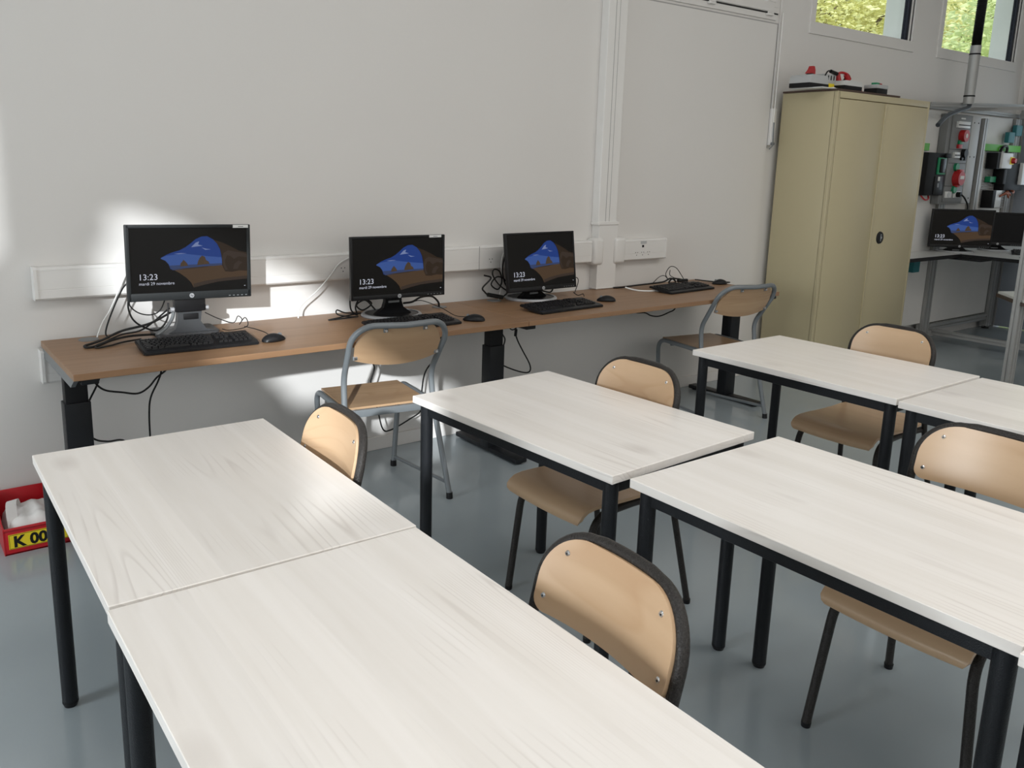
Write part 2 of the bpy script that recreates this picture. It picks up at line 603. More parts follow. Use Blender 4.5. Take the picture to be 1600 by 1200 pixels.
GAP = [(.745, 1.06), (.82, 1.33), (1.05, 1.29), (1.40, 1.12), (1.74, .97), (1.93, .80), (2.12, .54), (2.40, .36), (2.66, .28),  # added hole, outlined where its sun patch lands on the back wall
       (2.66, -.12), (2.30, -.10), (1.98, .26), (1.62, .34), (1.40, .62), (1.15, .76), (.95, .81), (.80, .90)]
GAP2 = [(-.20, 1.02), (-.20, 1.92), (.36, 1.84), (.412, 1.62), (.405, 1.20), (.31, 1.08)]  # second added hole, for the soft glow at the left of the wall
gx, gx2 = [[(x - SUN_A * 6, z + SUN_S * 6) for x, z in g_] for g_ in (GAP, GAP2)]
bm = B()
st = .04
gx0, gx1 = min(p[0] for p in gx2), max(p[0] for p in gx)
box(bm, X0, gx0, Y0 - .06, Y0, 0, CEIL)
box(bm, gx1, X1, Y0 - .06, Y0, 0, CEIL)
x = gx0
while x < gx1 - 1e-6:
    xe = min(x + st, gx1)
    z, start = 0.0, 0.0
    open_ = False
    while z < CEIL:
        xm, zm = (x + xe) / 2, z + .02
        h = inside(gx, xm, zm) or inside(gx2, xm, zm)
        if h and not open_:
            box(bm, x, xe, Y0 - .06, Y0, start, z)
            open_ = True
        if not h and open_:
            start = z
            open_ = False
        z += .04
    if not open_:
        box(bm, x, xe, Y0 - .06, Y0, start, CEIL)
    x = xe
struct('wall_rear_sun_mask', bm, 'wall')


# windows of the back wall
def window(n, a, b, c, gasket=True):
    w = bpy.data.objects.new('window_%d' % n, None)
    C.objects.link(w)
    w['kind'] = 'structure'
    d = 3.45
    fr = B()
    for q in ((a - .06, b + .05, c - .085, c), (a - .06, b + .05, d, d + .06)):
        box(fr, q[0], q[1], -.012, .05, q[2], q[3], .003)
    box(fr, a - .06, a, -.012, .05, c, d, .003)
    box(fr, b, b + .05, -.012, .05, c, d, .003)
    obj('window_frame', fr, 'wall', w, 0)
    if gasket:
        g = B()
        box(g, b - .062, b - .026, .012, .05, c, d)
        obj('gasket', g, 'gasket', w, 0)
        g = B()
        box(g, b - .026, b, .008, .05, c, d)
        obj('glazing_bead', g, 'trunk', w, 0)
    obj('glass', box(B(), a, b - (.062 if gasket else 0), .03, .036, c, d), 'glass', w, 0)
    # pale rendered reveal outside
    rv = B()
    box(rv, b - .066, b - .002, .05, WT + .02, c, d)
    obj('reveal', rv, 'concrete', w, 0)
    return w


w1 = window(1, 4.02, 5.28, 2.66, False)
obj('sash', box(box(B(), 4.02, 5.28, -.02, .03, 2.625, 2.69, .003), 5.205, 5.30, -.02, .03, 2.69, 3.45, .003), 'wall', w1, 0)
for hx in (4.61, 5.235):
    g = B()
    box(g, hx - .034, hx + .034, -.034, -.012, 2.598, 2.612, .003)
    cyl(g, (hx - .03, -.028, 2.618), (hx + .03, -.028, 2.618), .006, seg=8)
    obj('hinge', g, 'trunk', w1)
obj('sash_joint', box(B(), 4.02, 5.34, -.014, -.0125, 2.612, 2.622), 'hole', w1, 0)
window(2, 5.80, 7.19, 2.62)
window(3, 7.70, 9.15, 2.615)

# infill panel under the small window, its joint lines
t1 = struct('trim_1', box(B(), 3.86, 5.355, -.006, 0, .70, 2.552, .001), 'wall')
obj('joint', box(box(B(), 3.86, 5.355, -.004, -.0005, 2.552, 2.560), 5.355, 5.368, -.004, -.0005, 1.70, 2.56), 'groove', t1, 0)
struct('trim_2', box(B(), 5.372, 5.392, -.012, 0, 1.98, 3.4, .003), 'wall')

# grey glazed door in the right wall
door = bpy.data.objects.new('door_1', None)
C.objects.link(door)
door['kind'] = 'structure'
leaf = B()
box(leaf, X1 + .02, X1 + .07, -1.22, -.09, .01, 1.28)
box(leaf, X1 + .02, X1 + .07, -1.22, -.09, 2.25, 2.72)
box(leaf, X1 + .02, X1 + .07, -.24, -.09, 1.28, 2.25)
box(leaf, X1 + .02, X1 + .07, -1.22, -1.07, 1.28, 2.25)
obj('door_leaf', leaf, 'door_grey', door, 0)
obj('door_frame', box(box(box(B(), X1 - .012, X1 + .08, -.09, -.055, 0, 2.75), X1 - .012, X1 + .08, -1.26, -1.22, 0, 2.75), X1 - .012, X1 + .08, -1.26, -.055, 2.72, 2.76), 'alu', door, 0)
obj('door_pane', box(B(), X1 + .04, X1 + .046, -1.07, -.24, 1.28, 2.25), 'glass', door, 0)
obj('door_joint', box(B(), X1 + .012, X1 + .021, -1.22, -.09, .985, .995), 'hole', door, 0)
hb = tube(B(), fillet([(X1 + .02, -1.12, 1.05), (X1 - .05, -1.12, 1.05), (X1 - .05, -1.0, 1.05)], .02), .01)
obj('door_handle', hb, 'alu', door)

# outside: ground and trees
struct('ground', box(B(), -30, 70, .5, 60, -.6, -.4), 'grass')


def tree(label, x, y, h, r, seed, leafm, count, cat='tree'):
    rd = random.Random(seed)
    t = thing('tree', label, cat, (x, y, -.4), 0, 'trees seen through the high windows')
    tk = B()
    tube(tk, catmull([(0, 0, 0), (.1, 0, h * .3), (-.1, .1, h * .55), (0, 0, h * .85)], 4), [.28 - .014 * i for i in range(13)], 8)
    for k in range(7):
        a = k * 2.4
        tube(tk, [(0, 0, h * (.3 + .06 * k)), (math.cos(a) * r * .6, math.sin(a) * r * .6, h * (.5 + .06 * k))], [.10, .03], 6)
    obj('trunk', tk, 'bark', t)
    fo = B()
    blobs = []
    for k in range(26):
        while True:
            p = Vector((rd.uniform(-1, 1), rd.uniform(-1, 1), rd.uniform(-1, 1)))
            if p.length < 1:
                break
        blobs.append(Vector((p.x * r, p.y * r, h * .58 + p.z * h * .40)))
    for k in range(count):
        b = blobs[k % len(blobs)]
        while True:
            p = Vector((rd.gauss(0, .5), rd.gauss(0, .5), rd.gauss(0, .5)))
            if p.length < 1.3:
                break
        c = b + p * r * .5
        s = rd.uniform(.05, .11)
        q = Matrix.Rotation(rd.uniform(0, 6.28), 3, 'Z') @ Matrix.Rotation(rd.uniform(-1, 1), 3, 'X') @ Matrix.Rotation(rd.uniform(-.6, .6), 3, 'Y')
        pts = [(-s, 0, 0), (-.2 * s, -.55 * s, .12 * s), (s, 0, 0), (-.2 * s, .55 * s, .12 * s)]
        fo.faces.new([fo.verts.new(c + q @ Vector(pp)) for pp in pts])
    f = obj('foliage', fo, leafm, t, 0)
    f['kind'] = 'stuff'
    return t


tree('yellowing tree whose crown fills the left high window', 21.5, 10.0, 10.0, 3.0, 1, 'leaf', 34000)
tree('yellow green tree on the right edge of the left high window', 25.5, 11.5, 10.5, 2.9, 2, 'leaf', 32000)
tree('green tree filling the right high window behind the cable mast', 30.5, 10.5, 10.5, 3.2, 3, 'leaf2', 34000)
tree('green leaves beside the far edge of the right high window', 35.5, 11.0, 9.5, 3.0, 5, 'leaf2', 20000)
tree('low green tree outside the pane of the grey door', 17.0, 2.5, 5.5, 2.0, 4, 'leaf2', 12000)


# ------------------------------------------------------------------ trunking on the wall
def trunking(name, label, x0, x1, z0, z1, left_cap=True, right_cap=True):
    t = thing(name, label, 'cable trunking', ((x0 + x1) / 2, 0, z0))
    w, h = (x1 - x0) / 2, z1 - z0
    prof = [(0, 0), (-.052, 0), (-.060, .008), (-.060, h * .30), (-.0585, h * .305), (-.0585, h * .325), (-.060, h * .33), (-.060, h * .86), (-.0585, h * .865), (-.0585, h * .885), (-.060, h * .89), (-.060, h - .008), (-.052, h), (0, h)]
    obj('body', prism(B(), prof, 'x', -w, w), 'trunk', t, 0)
    for s, on in ((-1, left_cap), (1, right_cap)):
        if on:
            c = [(0, -.002), (-.054, -.002), (-.064, .008), (-.064, h - .008), (-.054, h + .002), (0, h + .002)]
            obj('end_cap', prism(B(), c, 'x', s * w - .006, s * w + .006), 'trunk', t, 0)
    return t


def socket(t, x, z, m='hole'):
    g = B()
    cyl(g, (x - .0095, -.0602, z + .006), (x - .0095, -.0612, z + .006), .0028, seg=8)
    cyl(g, (x + .0095, -.0602, z + .006), (x + .0095, -.0612, z + .006), .0028, seg=8)
    cyl(g, (x, -.0602, z - .011), (x, -.0612, z - .011), .003, seg=8)
    obj('socket_holes', g, m, t)


tk = trunking('cable_trunking', 'long white plastic cable trunking on the wall behind the monitors', .525, 3.64, .955, 1.09, True, False)
for x in (1.905, 2.83):
    rx = x - (.525 + 3.64) / 2
    socket(tk, rx, .055)
    obj('socket_plate', box(B(), rx - .05, rx + .03, -.0605, -.0595, .02, .09), 'trunk', tk, 0)
obj('joint_line', box(B(), 2.82 - 2.0825 - .072, 2.82 - 2.0825 - .069, -.0612, -.0595, .0, .135), 'groove', tk, 0)
trunking('cable_trunking', 'short white trunking end low on the wall under the desk left end', .527, .80, .605, .745, True, True)
tk2 = trunking('cable_trunking', 'short white trunking with three sockets right of the vertical duct', 3.89, 4.285, .95, 1.085, False, True)
for x in (4.01, 4.065, 4.12):
    socket(tk2, x - 4.0875, .045)
obj('data_socket', box(B(), 4.065 - 4.0875 - .008, 4.065 - 4.0875 + .008, -.0625, -.0595, .083, .098), 'hole', tk2, 0)
obj('socket_label', box(B(), 4.07 - 4.0875 - .026, 4.07 - 4.0875 + .026, -.0625, -.0595, .106, .124), 'light_grey', tk2, 0)

dc = thing('cable_duct', 'tall white vertical cable duct on the wall between monitor and sockets', 'cable duct', (3.73, 0, .784))
obj('body', box(B(), -.078, .078, -.062, 0, .41, CEIL - .784 - .005, .004), 'trunk', dc, 0)
obj('lower_body', box(B(), -.072, .092, -.066, 0, 0.002, .41, .004), 'trunk', dc, 0)
obj('cover_line', box(box(B(), -.02, -.017, -.0635, -.0615, .42, CEIL - .8), .012, .014, -.0635, -.0615, .42, CEIL - .8), 'groove', dc, 0)
obj('collar', box(B(), -.084, .096, -.072, 0, .400, .424, .006), 'trunk', dc, 0)
obj('foot', box(B(), -.074, .094, -.069, 0, 0.001, .012, .003), 'trunk', dc, 0)
for s, x0, x1 in ((-1, -.118, -.03), (1, .062, .162)):
    e = box(B(), x0, x1, -.082, 0, .155, .322, .022, 4)
    obj('elbow', e, 'trunk', dc, 40)

# window opener rod with its lever box, right of the infill panel
wo = thing('window_opener', 'white window opener rod with small lever box left of the beige cabinet', 'window opener', (5.39, 0, 1.68))
obj('rod', tube(B(), [(-.012, -.03, .02), (-.012, -.03, .95)], .004, 8), 'trunk', wo)
obj('lever_box', box(B(), -.028, .024, -.028, 0, .04, .30, .006), 'trunk', wo)
obj('lever', tube(B(), fillet([(-.014, -.036, .20), (-.014, -.044, .04), (-.06, -.05, .012)], .02), .005, 8), 'grey_plastic', wo)
obj('pivot', cyl(B(), (-.014, -.028, .05), (-.014, -.05, .05), .011, seg=12), 'grey_plastic', wo)

# ------------------------------------------------------------------ long computer desk
DZ, DF, DB = .783, -.691, -.026
XL, XM, XR = .530, 2.606, 4.672
dk = thing('computer_desk', 'long oak topped desk on black lifting columns along the wall', 'desk', (2.6, -.36, 0))


def dkp(bm, name, m, smooth=35):
    bm.transform(Matrix.Translation((-2.6, .36, 0)))
    return obj(name, bm, m, dk, smooth)


dkp(box(B(), XL, XM - .0012, DF, DB, DZ - .025, DZ, .0015, 1), 'worktop', 'desk_wood')
dkp(box(B(), XM + .0012, XR, DF, DB, DZ - .025, DZ, .0015, 1), 'worktop', 'desk_wood')
for gx_, gy_ in ((.70, -.10), (2.44, -.13), (2.83, -.10)):
    g = B()
    cyl(g, (gx_, gy_, DZ - .001), (gx_, gy_, DZ + .003), .04, seg=24)
    dkp(g, 'cable_grommet', 'grey_plastic')
for x in (.590, 2.645, 4.66):
    y = -.35
    leg = dkp(box(B(), x - .041, x + .041, y - .03, y + .03, .585, .735, .003), 'leg', 'black_matt')
    lo = box(B(), x - .048, x + .048, y - .037, y + .037, .03, .595, .003)
    lo.transform(Matrix.Translation((-2.6, .36, 0)))
    obj('lower_column', lo, 'black_metal', leg)
    f = box(B(), x - .038, x + .038, -.62, -.06, .008, .034, .006)
    f.transform(Matrix.Translation((-2.6, .36, 0)))
    obj('foot', f, 'black_metal', leg)
    for fy in (-.59, -.09):
        c = cyl(B(), (x, fy, 0), (x, fy, .012), .02, seg=12)
        c.transform(Matrix.Translation((-2.6, .36, 0)))
        obj('glide', c, 'black_plastic', leg)
    dkp(box(B(), x - .03, x + .03, -.66, -.06, .733, DZ - .025, .002), 'support_arm', 'black_metal')
dkp(box(B(), .62, 4.64, -.37, -.33, .715, .745, .002), 'cross_beam', 'black_metal')
dkp(prism(B(), [(-.67, .755), (-.60, .715), (-.06, .715), (-.03, .755)], 'x', XL + .004, XL + .02), 'end_plate', 'grey_plastic')


# ------------------------------------------------------------------ monitors
def poly_face(bm, uvs, X, Z, y):
    bm.faces.new([bm.verts.new((X(u), y, Z(v))) for u, v in uvs])


def lock_screen(scr, w, h, y0):
    """the picture shown on the panel: layers half a millimetre in front of each other"""
    X = lambda u: (u - .5) * w
    Z = lambda v: (v - .5) * h
    k = [0]

    def layer(name, m, polys):
        k[0] += 1
        bm = B()
        for p in polys:
            poly_face(bm, p, X, Z, y0 - .00025 * k[0])
        return obj(name, bm, m, scr, 0)
    sky = [(.25, .53), (.255, .545), (.30, .59), (.35, .625), (.41, .655), (.46, .70), (.51, .765), (.55, .825), (.60, .865), (.65, .87), (.70, .82), (.735, .75), (.76, .66), (.772, .55), (.778, .42), (.775, .36), (.33, .36), (.315, .44), (.29, .495)]
    layer('sky_picture', 'scr_sky', [sky])
    layer('low_sky_picture', 'scr_sky_low', [[(.25, .53), (.255, .545), (.30, .575), (.36, .585), (.45, .60), (.55, .575), (.66, .55), (.772, .53), (.778, .42), (.775, .38), (.33, .38), (.315, .44), (.29, .495)]])
    layer('cloud_picture', 'scr_cloud', [[(.51, .70), (.55, .77), (.58, .79), (.57, .74), (.61, .72), (.56, .71)], [(.60, .69), (.64, .67), (.68, .66), (.63, .655)], [(.36, .60), (.42, .61), (.47, .605), (.40, .595)]])
    layer('sea_picture', 'scr_sea', [[(.315, .42), (.775, .435), (.778, .37), (.345, .345)]])
    layer('sand_picture', 'scr_sand', [[(.36, .345), (.45, .355), (.55, .37), (.66, .39), (.775, .405), (.85, .34), (.93, .31), (1, .30), (1, .17), (.85, .155), (.74, .14), (.62, .10), (.52, .06), (.50, .14), (.46, .22), (.41, .29)]])
    layer('wet_sand_picture', 'scr_sand_dark', [[(.34, .355), (.45, .372), (.60, .392), (.70, .40), (.60, .37), (.45, .355)], [(.52, .06), (.62, .10), (.74, .14), (.85, .155), (1, .17), (1, .22), (.8, .20), (.62, .16), (.52, .12)]])
    layer('rock_picture', 'scr_rock', [[(.41, .40), (.415, .45), (.43, .48), (.44, .505), (.45, .49), (.47, .45), (.478, .41)]])
    layer('rock_picture', 'scr_rock', [[(.555, .415), (.565, .48), (.58, .53), (.60, .565), (.625, .545), (.635, .49), (.655, .47), (.665, .43)]])
    layer('lit_rock_picture', 'scr_rock_lit', [[(.445, .42), (.447, .48), (.468, .45), (.472, .42)]])
    layer('lit_rock_picture', 'scr_rock_lit', [[(.612, .43), (.61, .54), (.63, .50), (.645, .465), (.655, .435)]])
    layer('cave_picture', 'scr_cave', [[(.70, .82), (.735, .75), (.76, .66), (.772, .55), (.775, .40), (.80, .30), (.86, .29), (.93, .31), (1, .30), (1, .60), (.93, .63), (.86, .70), (.79, .76)]])
    layer('cave_light_picture', 'scr_sand_dark', [[(.775, .52), (.79, .60), (.83, .64), (.90, .615), (.95, .60), (1, .57), (1, .52), (.93, .54), (.88, .50), (.85, .55), (.82, .56), (.80, .48), (.805, .40), (.825, .33), (.80, .32), (.782, .42)]])
    layer('cave_light_picture', 'scr_sand_dark', [[(.87, .34), (.885, .42), (.92, .47), (.96, .44), (.93, .40), (.91, .33)]])
    yt = y0 - .0042
    text('clock_text', '13:23', h * .132, 'scr_text', scr, (X(.058), yt, Z(.205)), (PI / 2, 0, 0), .0001)
    text('date_text', 'mardi 29 novembre', h * .066, 'scr_text', scr, (X(.062), yt, Z(.125)), (PI / 2, 0, 0), .0001)
    bm = B()
    poly_face(bm, [(.968, .055), (.980, .055), (.980, .066), (.968, .066)], X, Z, yt)
    obj('network_icon', bm, 'scr_text', scr, 0)


def monitor(label, cx, y, zc, w, h, rz, tilt, stand, on=True, sticker=None, bez=(.016, .014, .034), stand_m='black_gloss', roll=0.0, back=.20):
    """local: x right, -y towards the viewer; origin on the desk under the panel"""
    base_z = DZ if zc < 2 and y > -.45 and cx < 6 else .862
    t = thing('monitor', label, 'monitor', (cx, y, base_z), rz)
    zz = zc - base_z
    mt = Matrix.Translation((0, 0, zz)) @ Matrix.Rotation(roll, 4, 'Y') @ Matrix.Rotation(tilt, 4, 'X')
    bs, bt, bb = bez
    # housing: front ring and tapered back
    hs = B()
    box(hs, -w / 2, -w / 2 + bs, -.001, .022, -h / 2, h / 2, .003)
    box(hs, w / 2 - bs, w / 2, -.001, .022, -h / 2, h / 2, .003)
    box(hs, -w / 2 + .004, w / 2 - .004, -.001, .022, h / 2 - bt, h / 2, .003)
    box(hs, -w / 2 + .004, w / 2 - .004, -.001, .022, -h / 2, -h / 2 + bb, .003)
    box(hs, -w / 2 + .006, w / 2 - .006, .014, .030, -h / 2 + .006, h / 2 - .006, .003)
    q = B()
    bmesh.ops.create_cube(q, size=1)
    for v in q.verts:
        k = .62 if v.co.y > 0 else .90
        v.co = Vector((v.co.x * w * k, .030 + (v.co.y + .5) * .036, v.co.z * h * k))
    bmesh.ops.bevel(q, geom=list(q.edges), offset=.006, segments=2, affect='EDGES')
    merge(hs, q)
    ho = obj('housing', hs, 'dark_bezel' if stand == 'hinge' else 'black_plastic', t)
    ho.matrix_local = mt
    sw, sh = w - 2 * bs, h - bt - bb
    sz = (bb - bt) / 2
    scr = obj('screen', box(B(), -sw / 2, sw / 2, .004, .014, -sh / 2, sh / 2), 'scr_black' if on else 'black_gloss', t, 0)
    scr.matrix_local = mt @ Matrix.Translation((0, 0, sz))
    if on:
        lock_screen(scr, sw, sh, .0038)
    # round maker's badge on the lower bezel
    bd = cyl(B(), (0, -.0008, -h / 2 + bb * .5), (0, -.0022, -h / 2 + bb * .5), .0098, seg=24)
    bo = obj('badge', bd, 'silver', t)
    bo.matrix_local = mt
    text('badge_letters', 'hp', .013, 'black_plastic', bo, (0, -.0024, -h / 2 + bb * .5 - .0035), (PI / 2, 0, 0), .0002, 'CENTER', .25)
    bt_ = B()
    for k in range(5):
        box(bt_, w / 2 - .10 + .018 * k, w / 2 - .092 + .018 * k, -.0016, -.0005, -h / 2 + .008, -h / 2 + .011)
    po = obj('buttons', bt_, 'grey_plastic', t, 0)
    po.matrix_local = mt
    if sticker:
        sx, sl, sh_ = sticker
        s_ = obj('sticker', box(B(), sx - sl / 2, sx + sl / 2, -.0024, -.0008, h / 2 - sh_ - .002, h / 2 - .001), 'paper', t, 0)
        s_.matrix_local = mt
        l_ = obj('sticker_print', box(B(), sx - sl * .16, sx + sl * .18, -.0027, -.0022, h / 2 - sh_ * .68 - .002, h / 2 - sh_ * .42 - .002), 'grey_plastic', s_, 0)
    low = zz - h / 2
    if stand == 'hinge':
        g = box(B(), -.072, .058, .012, .060, low - .055, low + .03, .006)
        obj('stand_head', g, 'black_plastic', t)
        g = B()
        cyl(g, (-.086, .03, low - .045), (-.060, .03, low - .045), .011, seg=16)
        cyl(g, (.046, .03, low - .045), (.072, .03, low - .045), .011, seg=16)
        obj('hinge_pin', g, 'silver', t)
        # side arm, grey, curving to the foot, then the dark upright with a slot
        pth = catmull([(-.073, .035, low - .055), (-.080, .04, low - .085), (-.105, .05, low - .125), (-.15, .03, .012)], 5)
        obj('side_arm', tube(B(), pth, .008, 8), 'grey_plastic', t)
        up = B()
        prism(up, [(-.055, low - .05), (.045, low - .05), (.038, .06), (.06, .025), (.11, .012), (-.11, .012), (-.07, .03), (-.06, .06)], 'y', .03, .075)
        obj('upright', up, 'charcoal', t)
        obj('slot', box(B(), -.035, .028, .026, .031, low - .092, low - .066, .002), 'black_matt', t)
        obj('base', prism(B(), rounded_poly(-.15, .115, .005, .19, .02), 'z', .001, .016), 'charcoal', t)
    else:
        r = .155 if stand == 'disc' else .13
        cy = .085
        ri = B()
        pr = [(r, .001), (r + .002, .006), (r - .004, .014), (r - .016, .016), (r - .018, .001)]
        n = 48
        rg = []
        for k in range(n):
            a = 2 * PI * k / n
            rg.append([ri.verts.new((math.cos(a) * q_[0], cy + math.sin(a) * q_[0] * .92, q_[1])) for q_ in pr])
        for k in range(n):
            for j in range(len(pr)):
                ri.faces.new((rg[k][j], rg[(k + 1) % n][j], rg[(k + 1) % n][(j + 1) % len(pr)], rg[k][(j + 1) % len(pr)]))
        obj('base', ri, 'silver', t)
        pl = B()
        prism(pl, [(math.cos(2 * PI * k / 40) * (r - .014), cy + math.sin(2 * PI * k / 40) * (r - .014) * .92) for k in range(40)], 'z', .002, .0125)
        obj('base_plate', pl, 'black_gloss', t)
        nk = B()
        prism(nk, [(-.045, low + .06), (.045, low + .06), (.045, .075), (.055, .045), (.10, .013), (-.10, .013), (-.055, .045), (-.045, .075)], 'y', .062, .092)
        obj('neck', nk, 'black_gloss', t)
        obj('slot', box(B(), -.03, .03, .0575, .063, low - .032, low - .022, .001), 'grey_plastic', t)
    return t


monitor('monitor with thick dark frame in the sunlit patch, leftmost of the desk', 1.095, -.245, 1.105, .515, .318, R(-4), 0, 'hinge', sticker=(.215, .066, .012), roll=R(.8))
monitor('middle monitor on a silver rimmed base behind the left grey chair', 2.087, -.305, 1.038, .512, .306, R(-4), R(-1), 'disc', sticker=(.20, .068, .011), bez=(.011, .011, .022))
monitor('monitor without sticker nearest the vertical cable duct', 3.070, -.225, 1.010, .512, .328, R(1), R(-8), 'disc', bez=(.011, .011, .024))


# ------------------------------------------------------------------ keyboards and mice
def keyboard(label, fl, fr, zbase, depth=.175, rz_extra=0.0):
    fl, fr = Vector(fl[:2]), Vector(fr[:2])
    c = (fl + fr) / 2
    ang = math.atan2(fr.y - fl.y, fr.x - fl.x) + rz_extra
    w = (fr - fl).length
    t = thing('keyboard', label, 'keyboard', (c.x, c.y, zbase), ang)
    # wedge shaped case, palm edge, feet
    prof = [(0, .002), (0, .009), (.004, .013), (.028, .017), (depth - .01, .033), (depth, .030), (depth, .020), (depth * .5, .008), (.01, .002)]
    cs = B()
    prism(cs, prof, 'x', -w / 2, w / 2)
    bmesh.ops.bevel(cs, geom=[e for e in cs.edges if abs(e.verts[0].co.x - e.verts[1].co.x) < 1e-6], offset=.004, segments=2, affect='EDGES')
    obj('case', cs, 'black_plastic', t)
    kb = B()
    pit = .0186
    zt = lambda y: .017 + (y - .028) * (.016 / (depth - .038))

    def key(x, y, kw, kd=.0155):
        z = zt(y)
        q = bmesh.new()
        bmesh.ops.create_cube(q, size=1)
        for v in q.verts:
            s = .80 if v.co.z > 0 else 1
            v.co = Vector((x + v.co.x * kw * s, y + v.co.y * kd * s, z - .001 + (v.co.z + .5) * .0085))
        merge(kb, q)
    x0 = -w / 2 + .014
    rows = [(.042, [1.25, 1.25, 1.25, 5.6, 1.25, 1.25, 1.25, 1.25]), (.061, [2.2] + [1] * 10 + [2.6]), (.080, [1.7] + [1] * 11 + [2.1]),
            (.099, [1.5] + [1] * 12 + [1.4]), (.118, [1] * 13 + [2]), (.145, [1, .7, 1, 1, 1, 1, 1, 1, 1, 1, 1, 1, 1, 1])]
    for y, ks in rows:
        x = x0
        for k in ks:
            key(x + k * pit / 2, y, k * pit - .0022)
            x += k * pit
    xn = x0 + 15 * pit + .008
    for y in (.042, .099, .118, .145):
        for k in range(3):
            key(xn + (k + .5) * pit, y, pit - .0022)
    key(xn + 1.5 * pit, .061, pit - .0022)
    xp = xn + 3 * pit + .008
    for y in (.042, .061, .080, .099, .118):
        for k in range(4):
            if xp + (k + 1) * pit < w / 2 - .004:
                key(xp + (k + .5) * pit, y, pit - .0022)
    ko = obj('keys', kb, 'black_plastic', t, 0)
    ko['kind'] = 'stuff'
    fb = B()
    for s in (-1, 1):
        box(fb, s * (w / 2 - .06) - .012, s * (w / 2 - .06) + .012, depth - .03, depth - .012, 0, .024, .001)
    box(fb, -w / 2 + .03, w / 2 - .03, .008, .016, 0, .004)
    obj('feet', fb, 'black_matt', t, 0)
    return t


keyboard('black keyboard in front of the leftmost monitor', (.815, -.525), (1.272, -.542), DZ)
keyboard('black keyboard half hidden behind the left grey chair back', (1.815, -.605), (2.275, -.585), DZ)
keyboard('black keyboard in front of the monitor near the cable duct', (2.775, -.588), (3.245, -.558), DZ)
keyboard('black keyboard lying without a monitor at the right end of the desk', (3.934, -.440), (4.385, -.408), DZ)


def mouse(label, x, y, z, rz, s=1.0):
    t = thing('computer_mouse', label, 'mouse', (x, y, z), rz)
    q = B()
    bmesh.ops.create_uvsphere(q, u_segments=20, v_segments=12, radius=1)
    for v in q.verts:
        zz = v.co.z
        v.co = Vector((v.co.x * .031 * (1 - .12 * v.co.y), v.co.y * .056, max(0, .004 + zz * (.031 if zz > 0 else .004) * (1 - .25 * max(0, v.co.y)))))
    q.transform(Matrix.Scale(s, 4))
    obj('shell', q, 'black_plastic', t, 60)
    g = cyl(B(), (-.004 * s, .030 * s, .026 * s), (.004 * s, .030 * s, .026 * s), .008 * s, seg=14)
    obj('wheel', g, 'grey_plastic', t)
    return t


mouse('black mouse right of the leftmost keyboard on the oak desk', 1.350, -.505, DZ, R(-80))
mouse('black mouse on the desk right of the left grey chair back', 2.372, -.545, DZ, R(50))
mouse('black mouse beside the keyboard near the cable duct', 3.395, -.425, DZ, R(55))
mouse('black mouse at the far right end of the oak desk', 4.60, -.275, DZ, R(70))


# ------------------------------------------------------------------ loose cables
def cable(label, pts, r=.0035, m='cable_black', plug=None, n=6):
    o = obj('cable', tube(B(), catmull(pts, n), r, 8), m)
    if plug:
        a, b, pr = plug
        pg = cyl(B(), a, b, pr, seg=10)
        obj('plug', pg, m, o)
    return tag(o, label, 'cable')


cable('thin black cable hanging left of the leftmost monitor', [(.90, -.16, 1.06), (.862, -.14, 1.021), (.833, -.13, .982), (.786, -.12, .877), (.764, -.12, .81), (.775, -.13, .787)])
cable('white cable dropping from the trunking left of the leftmost monitor', [(.875, -.066, 1.05), (.845, -.075, .995), (.80, -.08, .905), (.762, -.08, .845), (.736, -.085, .787)], .0032, 'cable_white')
cable('black cable looping under the left corner of the leftmost monitor', [(.92, -.18, 1.0), (.857, -.2, .973), (.842, -.2, .93), (.856, -.2, .875), (.893, -.2, .839), (.952, -.2, .816), (.999, -.19, .856), (1.013, -.17, .925)], .004)
cable('thin black cable hanging between leftmost monitor and its stand', [(.88, -.18, .99), (.847, -.2, .941), (.878, -.2, .9), (.929, -.2, .885), (.969, -.2, .901), (1.005, -.17, .95)], .0028)
cable('thick black power cables bundled in a loop left of the leftmost keyboard', [(1.045, -.17, .895), (.927, -.2, .849), (.811, -.21, .830), (.734, -.22, .803), (.690, -.23, .793), (.655, -.25, .790), (.660, -.28, .789), (.70, -.27, .790), (.76, -.24, .800), (.834, -.22, .806), (.925, -.2, .800), (.97, -.17, .79)], .0052)
cable('second black cable running along the power cable loop at desk left', [(1.02, -.16, .90), (.90, -.19, .825), (.81, -.2, .812), (.74, -.21, .790), (.70, -.25, .788), (.69, -.30, .788), (.74, -.29, .789), (.80, -.26, .792), (.88, -.22, .789)], .0038)
cable('black keyboard cable with tied knot right of the leftmost monitor stand', [(1.160, -.2, .876), (1.215, -.21, .845), (1.278, -.22, .822), (1.300, -.22, .850), (1.315, -.23, .835), (1.298, -.24, .815), (1.325, -.24, .845), (1.335, -.25, .815), (1.312, -.25, .800), (1.24, -.27, .800), (1.20, -.30, .815)], .002)
cable('black mouse cable running to the mouse right of the leftmost keyboard', [(1.318, -.25, .806), (1.350, -.30, .800), (1.372, -.36, .792), (1.365, -.42, .789), (1.355, -.45, .792)], .002)
cable('short black cable curving from the right underside of the leftmost monitor', [(1.13, -.19, .945), (1.20, -.19, .945), (1.245, -.19, .958), (1.26, -.19, .985)], .005)
cable('black cable loop hanging under the desk left end', [(.66, -.35, .755), (.66, -.35, .685), (.668, -.35, .653), (.701, -.35, .622), (.761, -.35, .605), (.822, -.35, .591), (.866, -.35, .611), (.901, -.35, .648), (.947, -.35, .685), (.955, -.35, .755)], .004)
